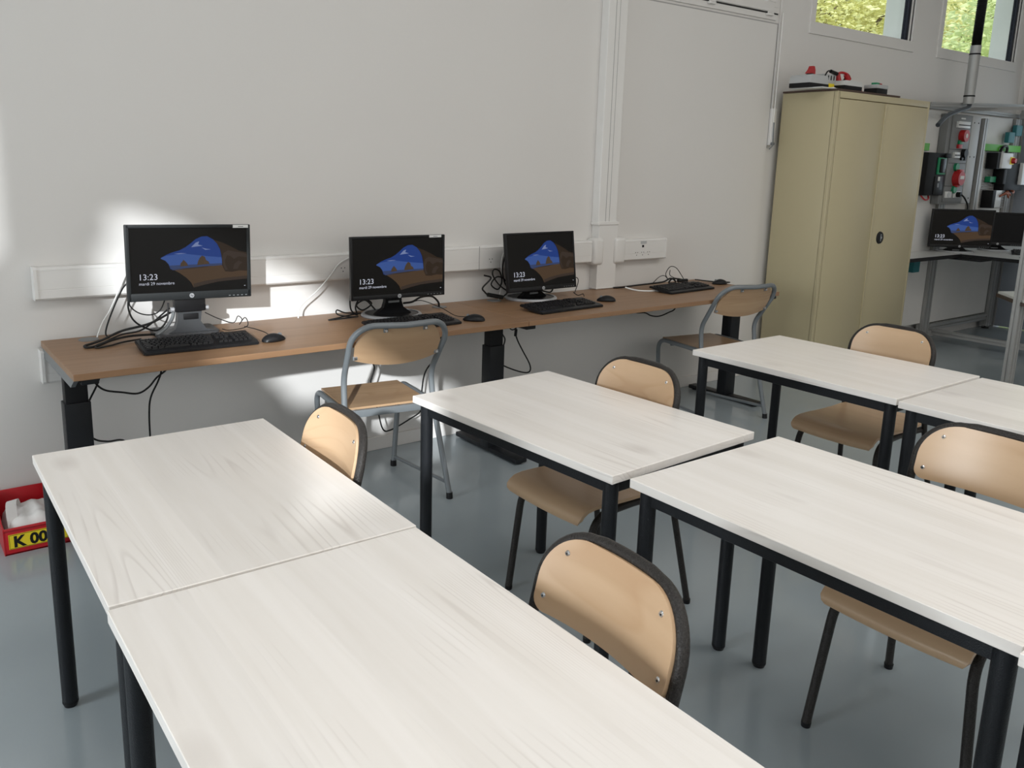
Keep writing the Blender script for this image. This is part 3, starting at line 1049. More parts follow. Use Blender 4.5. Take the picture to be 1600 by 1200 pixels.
cable('black cable slanting down behind the left desk leg', [(.70, -.3, .755), (.69, -.3, .66), (.649, -.3, .577), (.613, -.3, .502), (.626, -.3, .446), (.661, -.3, .407), (.71, -.28, .385), (.80, -.18, .34), (.88, -.08, .20), (.90, -.04, .03), (1.0, -.05, .006)], .004)
cable('black cable hanging straight down from under the desk towards the left table', [(.937, -.3, .755), (.934, -.3, .665), (.919, -.3, .62), (.886, -.3, .555), (.875, -.3, .487), (.873, -.3, .36), (.88, -.28, .16), (.9, -.2, .03), (1.0, -.12, .006)], .004)
cable('white cable curving from trunking down left of the middle monitor', [(1.96, -.064, 1.075), (1.938, -.075, 1.07), (1.874, -.08, 1.041), (1.821, -.08, .98), (1.751, -.08, .912), (1.665, -.08, .845), (1.648, -.085, .787)], .0036, 'cable_white')
cable('black cable tangle at the lower left corner of the middle monitor', [(1.91, -.22, .96), (1.880, -.2, .918), (1.870, -.2, .872), (1.877, -.2, .824), (1.909, -.2, .799), (1.90, -.2, .84), (1.93, -.2, .88), (1.99, -.2, .85), (1.94, -.2, .82), (1.90, -.21, .85), (1.95, -.21, .87), (2.0, -.22, .82)], .004)
cable('black cable end looping on the desk left of the middle monitor base', [(1.93, -.2, .805), (1.846, -.2, .814), (1.800, -.2, .832), (1.798, -.21, .812), (1.863, -.22, .796), (1.90, -.22, .794), (1.80, -.21, .789), (1.755, -.2, .787), (1.811, -.19, .791), (1.88, -.19, .800), (1.93, -.18, .80)], .0034)
cable('thick black cable arching into the grommet right of the middle monitor', [(2.19, -.17, .83), (2.238, -.18, .835), (2.296, -.16, .850), (2.345, -.15, .853), (2.39, -.14, .845), (2.425, -.14, .815), (2.435, -.135, .787)], .0055)
cable('thin black mouse cable right of the middle monitor', [(2.20, -.25, .85), (2.24, -.28, .855), (2.30, -.36, .826), (2.345, -.42, .792), (2.39, -.46, .788), (2.42, -.48, .789), (2.405, -.505, .793)], .002)
cable('black cable hanging behind the left grey chair under the desk', [(1.99, -.2, .755), (1.993, -.2, .567), (2.004, -.2, .516), (1.989, -.2, .468), (1.985, -.2, .435), (2.022, -.2, .293), (2.052, -.2, .185), (2.098, -.2, .17), (2.214, -.2, .21), (2.286, -.2, .251), (2.29, -.2, .36), (2.312, -.2, .459), (2.384, -.2, .538), (2.405, -.2, .623), (2.41, -.2, .755)], .004)
cable('black cable hanging in a long loop right of the middle desk leg', [(2.75, -.25, .755), (2.772, -.25, .64), (2.800, -.25, .59), (2.784, -.25, .537), (2.768, -.25, .484), (2.787, -.25, .445), (2.904, -.25, .393), (2.980, -.25, .378), (2.987, -.25, .42), (2.922, -.25, .522), (2.887, -.25, .581), (2.876, -.25, .626), (2.885, -.25, .755)], .004, plug=((2.874, -.25, .60), (2.878, -.25, .64), .008))
cable('short black cable drooping under the desk beside the middle leg', [(2.80, -.25, .755), (2.81, -.25, .68), (2.845, -.25, .640), (2.875, -.25, .65), (2.86, -.25, .70), (2.84, -.25, .755)], .0035)
cable('black power cable with loops left of the monitor near the cable duct', [(2.93, -.17, 1.06), (2.888, -.13, 1.055), (2.869, -.12, .965), (2.885, -.12, .891), (2.919, -.12, .834), (2.849, -.12, .875), (2.802, -.12, .933), (2.81, -.12, .965), (2.85, -.12, .95), (2.867, -.12, .893), (2.84, -.12, .85), (2.80, -.11, .88), (2.84, -.11, .92), (2.89, -.12, .90), (2.91, -.13, .84), (2.86, -.13, .80)], .0042)
cable('black angular cable with plug above the desk seam', [(2.745, -.115, .935), (2.79, -.12, .917), (2.735, -.12, .868), (2.745, -.12, .845), (2.783, -.12, .818), (2.845, -.12, .803)], .0048, plug=((2.77, -.12, .825), (2.87, -.125, .803), .012))
cable('white cable hanging left of the monitor near the cable duct', [(2.93, -.1, 1.075), (2.905, -.09, 1.06), (2.883, -.09, .999), (2.884, -.1, .889), (2.862, -.1, .787)], .0036, 'cable_white')
cable('black cable drooping under the monitor near the cable duct', [(3.02, -.15, .87), (3.06, -.18, .845), (3.115, -.19, .831), (3.174, -.19, .821), (3.201, -.18, .851), (3.205, -.16, .89)], .0045)
cable('thin black tied cable behind the keyboard near the cable duct', [(3.32, -.22, .905), (3.345, -.23, .895), (3.33, -.25, .870), (3.295, -.27, .832), (3.262, -.3, .825), (3.235, -.32, .832), (3.26, -.33, .815), (3.30, -.33, .820), (3.28, -.36, .812)], .0025)
cable('black cables bunched on the desk behind the keyboard without monitor', [(3.80, -.075, .787), (3.85, -.10, .790), (3.95, -.13, .800), (4.07, -.15, .806), (4.17, -.16, .812), (4.23, -.16, .830), (4.27, -.16, .822), (4.29, -.16, .800), (4.22, -.165, .803), (4.25, -.17, .83), (4.36, -.17, .815)], .0055, plug=((4.30, -.17, .812), (4.38, -.18, .812), .011))
cable('thin black cable sticking up in a loop behind the keyboard without monitor', [(4.09, -.14, .805), (4.14, -.15, .845), (4.19, -.15, .850), (4.23, -.15, .82), (4.20, -.15, .86), (4.235, -.15, .905), (4.29, -.15, .90), (4.34, -.15, .86), (4.365, -.16, .81), (4.25, -.15, .845), (4.24, -.15, .885)], .0025)
cable('white cable end lying left of the keyboard without monitor', [(3.82, -.16, .80), (3.835, -.2, .792), (3.86, -.25, .788), (3.91, -.29, .788), (3.97, -.305, .789)], .0048, 'cable_white', plug=((3.955, -.302, .789), (3.995, -.308, .789), .0075))
cable('black cable lying behind the mouse at the desk right end', [(4.44, -.20, .815), (4.50, -.18, .806), (4.57, -.17, .796), (4.64, -.21, .789), (4.70, -.25, .788), (4.715, -.27, .788), (4.68, -.28, .79), (4.645, -.265, .795)], .004)
cable('black cable drooping below the right half of the desk', [(3.72, -.3, .755), (3.76, -.3, .672), (3.864, -.3, .655), (3.92, -.3, .632), (3.995, -.3, .622), (4.083, -.3, .639), (4.142, -.3, .662), (4.17, -.3, .755)], .0042)


# ------------------------------------------------------------------ white tables
TW, TL, TZ = .646, .934, .75
def make_table():
    t = thing('table', '', 'table', (0, 0, 0), 0, 'whitewashed classroom tables')
    w, l = TW / 2, TL / 2
    obj('tabletop', box(B(), -w, w, -l, l, TZ - .025, TZ, .0015, 1), 'white_wood', t)
    ins, r = .036, .0215
    for sx in (-1, 1):
        for sy in (-1, 1):
            x, y = sx * (w - ins), sy * (l - ins)
            lg = obj('leg', cyl(B(), (x, y, .016), (x, y, TZ - .025), r, seg=24), 'black_metal', t)
            cp = B()
            cyl(cp, (x, y, 0), (x, y, .012), r * .8, r * 1.02, 24)
            cyl(cp, (x, y, .012), (x, y, .018), r * 1.02, r * 1.02, 24)
            obj('foot_cap', cp, 'black_plastic', lg)
    for s in (-1, 1):
        obj('rail', box(B(), s * (w - ins) - .010, s * (w - ins) + .010, -l + ins + .015, l - ins - .015, TZ - .066, TZ - .0255, .001, 1), 'black_metal', t)
        obj('rail', box(B(), -w + ins + .015, w - ins - .015, s * (l - ins) - .010, s * (l - ins) + .010, TZ - .066, TZ - .0255, .001, 1), 'black_metal', t)
    return t


TABLES = [
    # far left corner, turn, label
    (.293, -1.4065, -.0151, 'white wood table near left, the one closer to the wall'),
    (.274, -2.3525, -.0060, 'white wood table in the bottom foreground beside the camera'),
    (1.4706, -1.4405, .0478, 'white wood table in the middle, left corner beside the left grey chair'),
    (1.5413, -2.4103, .0028, 'white wood table at right whose chair seat shows beneath its front rail'),
    (2.9319, -1.4507, -.0012, 'white wood table furthest back near the beige cabinet'),
    (2.9080, -2.4030, .0, 'white wood table at the right edge behind the large chair back'),
    (1.5160, -3.3490, .0, 'white wood table of which only a corner shows at the right edge'),
]
tb = make_table()
for i, (x, y, a, lab) in enumerate(TABLES):
    ca, sa = math.cos(a), math.sin(a)
    cx = x + TW / 2 * ca + TL / 2 * sa
    cy = y + TW / 2 * sa - TL / 2 * ca
    if i == 0:
        tb.location = (cx, cy, 0)
        tb.rotation_euler = (0, 0, a)
        tb['label'] = lab
    else:
        dup(tb, (cx, cy, 0), a, lab)


# ------------------------------------------------------------------ dark framed chairs (local: the sitter faces -x)
def back_surface(y, z, hw):
    """point of the curved backrest for a lateral offset and a height"""
    lean = .150 + (z - .66) * .24
    return lean - .030 * (y / hw) ** 2 + .0


def make_dark_chair():
    t = thing('chair', '', 'chair', (0, 0, 0), 0, 'beech chairs with dark tubular frames at the white tables')
    r = .0118
    hw = .190
    # loop: rear legs and backrest in one tube
    side = [(.240, .228, .012), (.150, .190, .45), (.140, .196, .60)]
    top = .850
    loop = []
    for x, y, z in side:
        loop.append((x, y, z))
    n = 10
    pts = []
    zc, rc = top - .105, .105
    pts.append((back_surface(hw, .66, hw) + .008, hw, .66))
    for k in range(n + 1):
        a = k / n * PI / 2
        y = hw - rc + rc * math.cos(a)
        z = zc + rc * math.sin(a)
        pts.append((back_surface(y, z, hw) + .008, y, z))
    mid = [(back_surface(y, top, hw) + .008, y, top + .004) for y in (.06, .03, 0)]
    half = [Vector(p) for p in fillet(loop + [pts[0]], .06, 5)[:-1]] + [Vector(p) for p in pts] + [Vector(p) for p in mid]
    full = half + [Vector((p.x, -p.y, p.z)) for p in reversed(half[:-1])]
    obj('back_frame', tube(B(), full, r, 12), 'dark_tube', t)
    # front legs and seat rails
    for s in (-1, 1):
        p = fillet([(-.238, s * .212, .012), (-.212, s * .178, .422), (.0, s * .172, .428), (.152, s * .180, .428)], [.09, .05], 8)
        obj('front_leg', tube(B(), p, .0132, 12), 'dark_tube', t)
    obj('cross_tube', tube(B(), [(.150, -.185, .425), (.150, .185, .425)], .010, 10), 'dark_tube', t)
    obj('cross_tube', tube(B(), [(-.12, -.17, .424), (-.12, .17, .424)], .010, 10), 'dark_tube', t)
    for x, s in ((.240, 1), (.240, -1), (-.238, 1), (-.238, -1)):
        y = s * (.228 if x > 0 else .212)
        obj('foot_cap', cyl(B(), (x, y, 0), (x * .998, y * .998, .016), .0128, .0142, 14), 'black_plastic', t)
    # seat: waterfall front, rounded corners
    prof = [(-.270, .405), (-.275, .414), (-.272, .424), (-.262, .436), (-.243, .447), (-.21, .452), (-.15, .452), (-.05, .449), (.05, .449), (.12, .453), (.165, .460), (.185, .466)]
    g = []
    for i, (x, z) in enumerate(prof):
        row = []
        wd = .192
        if x > .13:
            wd = .192 - .05 * ((x - .13) / .055) ** 2
        if i < 2:
            wd = .178 + .008 * i
        for j in range(13):
            u = j / 12 * 2 - 1
            row.append((x, u * wd, z + .006 * u * u))
        g.append(row)
    obj('seat', sheet(B(), g, .011), 'beech', t, 50)
    sc = B()
    for x in (-.12, .12):
        for y in (-.10, .10):
            cyl(sc, (x, y, .4545), (x, y, .4575), .0055, seg=10)
    obj('screws', sc, 'screw', t)
    # backrest: curved panel cut to a rounded outline
    z0, z1 = .688, top + .001
    outline = lambda z: None
    g = []
    nz, ny = 22, 24
    for i in range(nz + 1):
        z = z0 + (z1 - z0) * (1 - math.cos(PI * i / nz)) / 2
        w = .182
        rt, rb = .098, .028
        if z > z1 - rt:
            w = .182 - rt + math.sqrt(max(0, rt * rt - (z - z1 + rt) ** 2))
        if z < z0 + rb:
            w = .182 - rb + math.sqrt(max(0, rb * rb - (z0 + rb - z) ** 2))
        row = []
        for j in range(ny + 1):
            y = (j / ny * 2 - 1) * w
            row.append((back_surface(y, z, hw) - .006, y, z))
        g.append(row)
    obj('backrest', sheet(B(), g, .010), 'beech', t, 50)
    for y, z in ((.128, .815), (-.128, .815), (.160, .720), (-.160, .720)):
        x = back_surface(y, z, hw) - .0112
        q = B()
        cyl(q, (x + .001, y, z), (x - .0022, y, z), .0065, .0045, 14)
        so = obj('screw', q, 'screw', t)
        obj('screw_recess', cyl(B(), (x - .0021, y, z), (x - .0026, y, z), .002, seg=6), 'hole', so)
    return t


CH = [(.83, -1.80, R(-4), 'dark framed beech chair at the left table nearer the wall'),
      (.855, -2.855, R(-4), 'dark framed beech chair in the foreground with its large backrest facing the camera'),
      (2.025, -1.825, 0, 'dark framed beech chair pushed under the middle table'),
      (2.25, -2.915, 0, 'dark framed beech chair at the right edge, seat under the right table'),
      (3.555, -1.945, 0, 'dark framed beech chair before the beige cabinet at the furthest table')]
c0 = make_dark_chair()
for i, (x, y, a, lab) in enumerate(CH):
    if i == 0:
        c0.location = (x, y, 0)
        c0.rotation_euler = (0, 0, a)
        c0['label'] = lab
    else:
        dup(c0, (x, y, 0), a, lab)


# ------------------------------------------------------------------ grey tubular chairs (local: the sitter faces +y)
def make_grey_chair():
    t = thing('chair', '', 'chair', (0, 0, 0), 0, 'grey tubular chairs at the computer desk')
    r = .0135
    hw = .223

    def by(x, z):
        return -.145 - (z - .62) * .50 - .036 * (1 - (x / hw) ** 2)
    top = .868
    side = [(.262, -.222, .012), (.215, -.125, .455), (.211, -.104, .60)]
    n = 10
    rc = .095
    pts = []
    for k in range(n + 1):
        a = k / n * PI / 2
        x = hw - rc + rc * math.cos(a)
        z = top - rc + rc * math.sin(a)
        pts.append((x, by(x, z), z))
    mid = [(x, by(x, top), top - .004 * (1 - x / .12)) for x in (.09, .06, .03, 0)]
    half = [Vector(p) for p in fillet(side + [pts[0]], .05, 6)[:-1]] + [Vector(p) for p in pts] + [Vector(p) for p in mid]
    full = half + [Vector((-p.x, p.y, p.z)) for p in reversed(half[:-1])]
    obj('back_frame', tube(B(), full, r, 14), 'grey_tube', t)
    for s in (-1, 1):
        p = fillet([(s * .187, .290, .012), (s * .218, .290, .452), (s * .216, -.12, .452)], [.085], 10)
        obj('front_leg', tube(B(), p, r, 14), 'grey_tube', t)
        obj('floor_bar', tube(B(), [(s * .190, .284, .05), (s * .256, -.205, .075)], .009, 10), 'grey_tube', t)
        obj('foot_cap', cyl(B(), (s * .262, -.222, 0), (s * .261, -.220, .03), .016, .0155, 12), 'black_plastic', t)
        obj('foot_cap', cyl(B(), (s * .187, .290, 0), (s * .187, .290, .03), .016, .0155, 12), 'black_plastic', t)
    obj('seat_bar', box(B(), -.205, .205, -.122, -.108, .418, .452, .003), 'grey_tube', t)
    obj('seat_bar', box(B(), -.205, .205, .17, .184, .425, .452, .003), 'grey_tube', t)
    g = []
    for i in range(11):
        y = -.105 + .375 * i / 10
        row = []
        for j in range(13):
            u = j / 12 * 2 - 1
            row.append((u * .198, y, .4575 - .006 * (1 - u * u) * math.sin(PI * i / 10)))
        g.append(row)
    obj('seat', sheet(B(), g, .010), 'beech_x', t, 50)
    # backrest panel inside the loop
    g = []
    z1 = top - .012
    for i in range(19):
        f = i / 18
        row = []
        for j in range(25):
            u = j / 24 * 2 - 1
            wd = .201
            zt = z1 - (0 if abs(u) < .62 else .085 * ((abs(u) - .62) / .38) ** 2)
            zb = .672 + .030 * u * u
            z = zb + (zt - zb) * f
            x = u * wd * (1 - .03 * (1 - f))
            row.append((x, by(x, z) + .006, z))
        g.append(row)
    obj('backrest', sheet(B(), g, .009), 'beech_x', t, 50)
    for x, z in ((-.085, .843), (.10, .843), (-.192, .712), (.192, .712)):
        y = by(x, z) + .001
        lug = B()
        box(lug, x - .010, x + .010, y - .006, y - .001, z - .008, z + .022 if abs(x) < .15 else z + .008, .001)
        lo = obj('lug', lug, 'grey_tube', t)
        obj('screw', cyl(B(), (x, y - .005, z), (x, y - .012, z), .0075, .0055, 14), 'screw', lo)
    return t


gc = make_grey_chair()
gc.location = (1.852, -.528, 0)
gc.rotation_euler = (0, 0, R(-8))
gc['label'] = 'grey tubular chair with plywood seat facing the middle monitor'
dup(gc, (4.265, -.535, 0), R(-10), 'grey tubular chair at the right end of the desk, beside the beige cabinet')

# ------------------------------------------------------------------ red crate on the floor
cr = thing('crate', 'red plastic crate with yellow label on the floor by the wall', 'crate', (.421, -.17, 0))
w, d = .119, .152
for nm, a in (('back_wall', box(B(), -w, w, d - .006, d, .0, .165, .002)), ('front_wall', box(B(), -w, w, -d, -d + .006, .0, .108, .002))):
    obj(nm, a, 'red', cr)
for s in (-1, 1):
    obj('side_wall', prism(B(), [(-d, 0), (d, 0), (d, .165), (d - .10, .165), (-d + .06, .108), (-d, .108)], 'x', s * w - .003, s * w + .003), 'red', cr, 0)
obj('bottom', box(B(), -w, w, -d, d, .001, .006), 'red', cr, 0)
rim = tube(B(), [(-w, -d - .002, .106), (w, -d - .002, .106)], .006, 8)
obj('rim', rim, 'red', cr)
lb = obj('label_plate', box(B(), -w + .014, -w + .226, -d - .0025, -d, .024, .084), 'yellow', cr, 0)
text('label_text', 'K 00', .062, 'black_plastic', lb, (-w + .030, -d - .003, .032), (PI / 2, 0, 0), .0003, bold=.0024)
obj('label_border', box(box(box(box(B(), -w + .016, -w + .224, -d - .003, -d - .0024, .0255, .027), -w + .016, -w + .224, -d - .003, -d - .0024, .081, .0825), -w + .016, -w + .0172, -d - .003, -d - .0024, .0255, .0825), -w + .2228, -w + .224, -d - .003, -d - .0024, .0255, .0825), 'black_plastic', lb, 0)

bag = thing('cloth_bag', 'crumpled white cloth bag lying in the red crate', 'bag', (.421, -.17, .007))
g = []
for i in range(17):
    row = []
    for j in range(17):
        u, v = i / 16 * 2 - 1, j / 16 * 2 - 1
        e = (1 - abs(u) ** 4) * (1 - abs(v) ** 4)
        z = .012 + .105 * e ** .5 * (1 + .10 * v) + .030 * noise.noise(Vector((u * 2.3, v * 2.3, 3.1))) * e
        row.append((u * .105, v * .13, max(.006, z)))
    g.append(row)
obj('body', sheet(B(), g, .004), 'bag', bag, 60)
hp = B()
path = catmull([(-.075, -.075, .060), (-.075, -.045, .115), (-.070, .0, .148), (-.055, .05, .140), (-.045, .08, .095)], 6)
gg = [[p + Vector((dy, dy * .3, 0)) for dy in (-.020, -.010, 0, .010, .020)] for p in path]
obj('handle', sheet(hp, gg, .003), 'bag', bag, 60)

# ------------------------------------------------------------------ beige cabinet and the things on it
CX0, CX1, CY0, CY1, CZ = 5.44, 6.705, -.475, -.045, 2.085
cb = thing('cabinet', 'tall beige metal cabinet with two doors against the wall', 'cabinet', ((CX0 + CX1) / 2, (CY0 + CY1) / 2, 0))
cxm, cym = (CX0 + CX1) / 2, (CY0 + CY1) / 2
hw_, hd_ = (CX1 - CX0) / 2, (CY1 - CY0) / 2
bd = B()
box(bd, -hw_, hw_, -hd_ + .022, hd_, .01, CZ, .003)
box(bd, -hw_, -hw_ + .030, -hd_, -hd_ + .03, .01, CZ, .003)
box(bd, hw_ - .026, hw_, -hd_, -hd_ + .03, .01, CZ, .003)
box(bd, -hw_ + .02, hw_ - .02, -hd_, -hd_ + .03, CZ - .045, CZ, .003)
box(bd, -hw_ + .02, hw_ - .02, -hd_ + .004, -hd_ + .03, 0, .075, .003)
obj('body', bd, 'cabinet', cb)
for a, b in ((-hw_ + .034, -.004), (.004, hw_ - .030)):
    dr = box(B(), a, b, -hd_ - .002, -hd_ + .02, .082, CZ - .051, .004)
    dob = obj('door', dr, 'cabinet', cb)
obj('door_lip', box(B(), -.014, .004, -hd_ - .008, -hd_ - .001, .085, CZ - .054, .002), 'cabinet', cb)
h = B()
cyl(h, (.125, -hd_ - .002, 1.06), (.125, -hd_ - .010, 1.06), .047, .044, 32)
hl = obj('handle', h, 'black_plastic', cb)
obj('latch', box(B(), .119, .131, -hd_ - .016, -hd_ - .009, 1.032, 1.088, .003), 'grey_plastic', hl)
obj('lock', cyl(B(), (.125, -hd_ - .016, 1.06), (.125, -hd_ - .018, 1.06), .009, seg=16), 'silver', hl)

brd = obj('hardboard_sheet', box(B(), -.41, .41, -.215, .215, 0, .012, .001), 'board', None, 0, (5.842, -.262, CZ + .001))
tag(brd, 'thin brown hardboard sheet lying on top of the beige cabinet', 'board')
T0 = CZ + .0135


def part_box(nm, par, m, *q, bev=.002):
    return obj(nm, box(B(), *q, bev), m, par)


ws = obj('white_sheet', box(B(), -.20, .20, -.12, .12, 0, .007, .001), 'worktop_white', None, 0, (5.52, -.31, T0))
tag(ws, 'white plastic sheet under the grey switch box on the cabinet', 'sheet')
sb = thing('switch_box', 'grey switch box with red emergency knob on the cabinet top left', 'switch box', (5.415, -.27, T0 + .0075))
part_box('base', sb, 'black_matt', -.125, .105, -.08, .08, 0, .030)
lid = B()
prism(lid, [(-.125, .030), (.098, .030), (.092, .072), (.080, .085), (-.100, .085), (-.118, .070)], 'y', -.08, .08)
obj('lid', lid, 'light_grey', sb, 0)
kn = B()
cyl(kn, (-.01, 0, .088), (-.01, 0, .10), .026, seg=20)
obj('knob_base', kn, 'black_matt', sb)
kk = B()
prism(kk, [(-.050, .098), (.030, .098), (.028, .125), (.016, .150), (-.008, .150), (-.020, .128)], 'y', -.015, .015)
obj('emergency_knob', kk, 'red_dark', sb, 0)
cable('white plug lead beside the grey switch box on the cabinet', [(5.53, -.3, T0 + .02), (5.58, -.32, T0 + .014), (5.61, -.33, T0 + .02), (5.64, -.33, T0 + .012)], .009, 'cable_white')
ym = thing('contactor', 'small yellow and transparent contactor between the boxes on the cabinet', 'electrical device', (5.655, -.24, T0 + .0075))
part_box('yellow_block', ym, 'yellow', -.045, .045, -.04, .04, 0, .05)
part_box('upper_block', ym, 'light_grey', -.06, .075, -.03, .05, .05, .115, bev=.004)
sl = B()
for k in range(3):
    box(sl, -.03 + .035 * k, -.022 + .035 * k, -.034, -.029, .075, .105)
obj('slots', sl, 'hole', ym, 0)
cable('black lead arching over the yellow contactor on the cabinet', [(5.60, -.27, T0 + .03), (5.58, -.27, T0 + .08), (5.61, -.27, T0 + .135), (5.66, -.27, T0 + .145), (5.70, -.28, T0 + .13)], .005, plug=((5.65, -.27, T0 + .142), (5.72, -.28, T0 + .128), .013))
cable('red lead beside the black lead on the cabinet top', [(5.72, -.28, T0 + .128), (5.76, -.29, T0 + .140), (5.82, -.3, T0 + .130), (5.86, -.3, T0 + .10)], .009, 'red_dark', plug=((5.80, -.3, T0 + .128), (5.83, -.3, T0 + .09), .018))
wb = thing('switch_box', 'white and black box with black lever in the middle of the cabinet top', 'switch box', (5.83, -.27, T0 + .0005))
part_box('base', wb, 'black_matt', -.12, .115, -.08, .08, 0, .048)
lid = B()
prism(lid, [(-.122, .048), (.118, .048), (.112, .072), (.095, .082), (-.10, .082), (-.116, .068)], 'y', -.082, .082)
obj('lid', lid, 'worktop_white', wb, 0)
part_box('lever_plate', wb, 'black_matt', -.05, .10, -.03, .03, .082, .090)
obj('lever', tube(B(), fillet([(.0, 0, .09), (.03, 0, .125), (.075, 0, .10)], .03), .008, 8), 'black_matt', wb)
obj('red_plug', cyl(B(), (-.07, 0, .085), (-.085, 0, .135), .02, .014, 14), 'red_dark', wb)
ot = obj('terminal_block', box(B(), -.035, .035, -.02, .02, 0, .035, .003), 'orange', None, 0, (6.02, -.27, T0 + .0005))
tag(ot, 'small orange terminal block right of the white and black box', 'terminal block')
bb = thing('push_button_box', 'small white box with green and red buttons at the cabinet top right', 'switch box', (6.165, -.33, T0 + .0005))
part_box('base', bb, 'black_matt', -.075, .075, -.05, .05, 0, .05)
part_box('lid', bb, 'light_grey', -.078, .078, -.053, .053, .05, .078, bev=.006)
part_box('green_button', bb, 'green_dark', -.036, .012, -.02, .02, .078, .095)
part_box('red_button', bb, 'red_dark', .013, .045, -.02, .02, .078, .092)


# ------------------------------------------------------------------ work booth right of the cabinet
def profile(bm, p, q, s=.04):
    """square aluminium profile with a slot along each side"""
    p, q = Vector(p), Vector(q)
    L_ = (q - p).length
    h = s / 2
    g = s * .09
    dp = s * .16
    ring = []
    for k in range(4):
        for (u, v) in ((-h, h), (-g, h), (-g, h - dp), (g, h - dp), (g, h)):
            c, sn = [(1, 0), (0, -1), (-1, 0), (0, 1)][k]
            ring.append((u * c - v * sn, u * sn + v * c))
    t = bmesh.new()
    prism(t, ring, 'z', 0, L_)
    mt = Matrix.Translation(p) @ (q - p).to_track_quat('Z', 'Y').to_matrix().to_4x4()
    merge(bm, t, mt)
    return bm


bo = thing('workshop_booth', 'aluminium framed work booth with grey back panels right of the beige cabinet', 'work booth', (8.5, -.3, 0))


def bop(bm, nm, m, smooth=0):
    bm.transform(Matrix.Translation((-8.5, .3, 0)))
    return obj(nm, bm, m, bo, smooth)


for x in (7.88, 9.2):
    q = B()
    profile(q, (x - .03, -.08, .03), (x - .03, -.08, 2.08), .06)
    profile(q, (x + .03, -.08, .03), (x + .03, -.08, 2.08), .06)
    pst = bop(q, 'post', 'alu')
    f = cyl(cyl(B(), (x, -.08, 0), (x, -.08, .03), .012, seg=10), (x, -.08, 0), (x, -.08, .012), .035, seg=16)
    f.transform(Matrix.Translation((-8.5, .3, 0)))
    obj('foot', f, 'black_plastic', pst)
bop(profile(B(), (7.95, -.08, .13), (9.13, -.08, .13), .06), 'bottom_beam', 'alu')
bop(profile(B(), (7.0, -.08, 2.11), (9.3, -.08, 2.11), .035), 'top_beam', 'alu')
bop(profile(B(), (8.0, -.12, .09), (8.0, -1.6, .09), .05), 'floor_beam', 'alu')
bop(profile(B(), (9.2, -.12, 2.11), (9.2, -1.6, 2.11), .05), 'side_beam', 'alu')
bop(profile(B(), (8.03, -.12, 2.11), (8.95, -.62, 2.16), .03), 'diagonal_beam', 'alu')
bop(profile(B(), (7.20, -.22, 2.105), (9.1, -.30, 2.185), .035), 'front_beam', 'alu')
for a, b, z0, z1 in ((7.0, 7.82, .18, .80), (7.95, 9.13, .17, .80), (7.0, 7.82, .80, 2.08), (7.95, 9.13, .80, 2.08)):
    bop(box(B(), a, b, -.082, -.072, z0, z1), 'back_panel', 'panel_light')
bop(profile(B(), (8.42, -.12, .90), (8.42, -.12, 2.05), .07), 'instrument_rail', 'alu')
# L shaped bench inside the booth
wt = box(B(), 6.76, 9.2, -.42, -.11, .835, .862)
bop(wt, 'worktop', 'worktop_white')
bop(box(B(), 6.76, 7.68, -.432, -.42, .834, .863), 'worktop_edge', 'black_matt')
bop(box(B(), 7.68, 9.0, -1.75, -.42, .835, .862), 'worktop', 'worktop_white')
bop(box(B(), 7.665, 7.68, -1.75, -.42, .834, .863), 'worktop_edge', 'black_matt')
bop(box(B(), 7.60, 7.80, -.62, -.30, .818, .834), 'bracket', 'black_matt')
for yy in (-1.70,):
    bop(profile(B(), (8.0, yy, 0), (8.0, yy, .834), .05), 'bench_leg', 'alu')
    bop(profile(B(), (8.9, yy, 0), (8.9, yy, .834), .05), 'bench_leg', 'alu')
bop(box(B(), 7.45, 7.56, -.14, -.09, .68, .785), 'trunk_box', 'teal')

# electrical control column
cc = thing('control_column', 'tall grey electrical control column with red sockets in the booth', 'control panel', (7.92, -.1, 1.28))


def ccp(nm, m, x0, x1, z0, z1, y0=-.075, y1=-.06, par=None, bev=.001):
    return obj(nm, box(B(), x0 - 7.92, x1 - 7.92, y0, y1, z0 - 1.28, z1 - 1.28, bev), m, par or cc)


ccp('case', 'panel_grey', 7.70, 8.27, 1.28, 2.06, -.055, .012)
ccp('side_cover', 'light_grey', 8.12, 8.28, 1.285, 2.058, -.064, -.054)
for z0, z1 in ((1.30, 1.435), (1.44, 1.635), (1.64, 1.755), (1.76, 2.05)):
    ccp('panel', 'panel_grey', 7.76, 8.10, z0, z1, -.066, -.054)
br = ccp('breaker', 'worktop_white', 7.825, 8.045, 1.945, 2.0, -.085, -.064)
ccp('breaker_lever', 'black_matt', 7.83, 8.04, 1.965, 1.972, -.094, -.084, br)
ccp('name_label', 'paper', 7.90, 7.98, 2.02, 2.032, -.068, -.065)


def ccyl(nm, m, x, z, r, y0, y1, par=None, r2=None):
    return obj(nm, cyl(B(), (x - 7.92, y0, z - 1.28), (x - 7.92, y1, z - 1.28), r, r2, 24), m, par or cc)


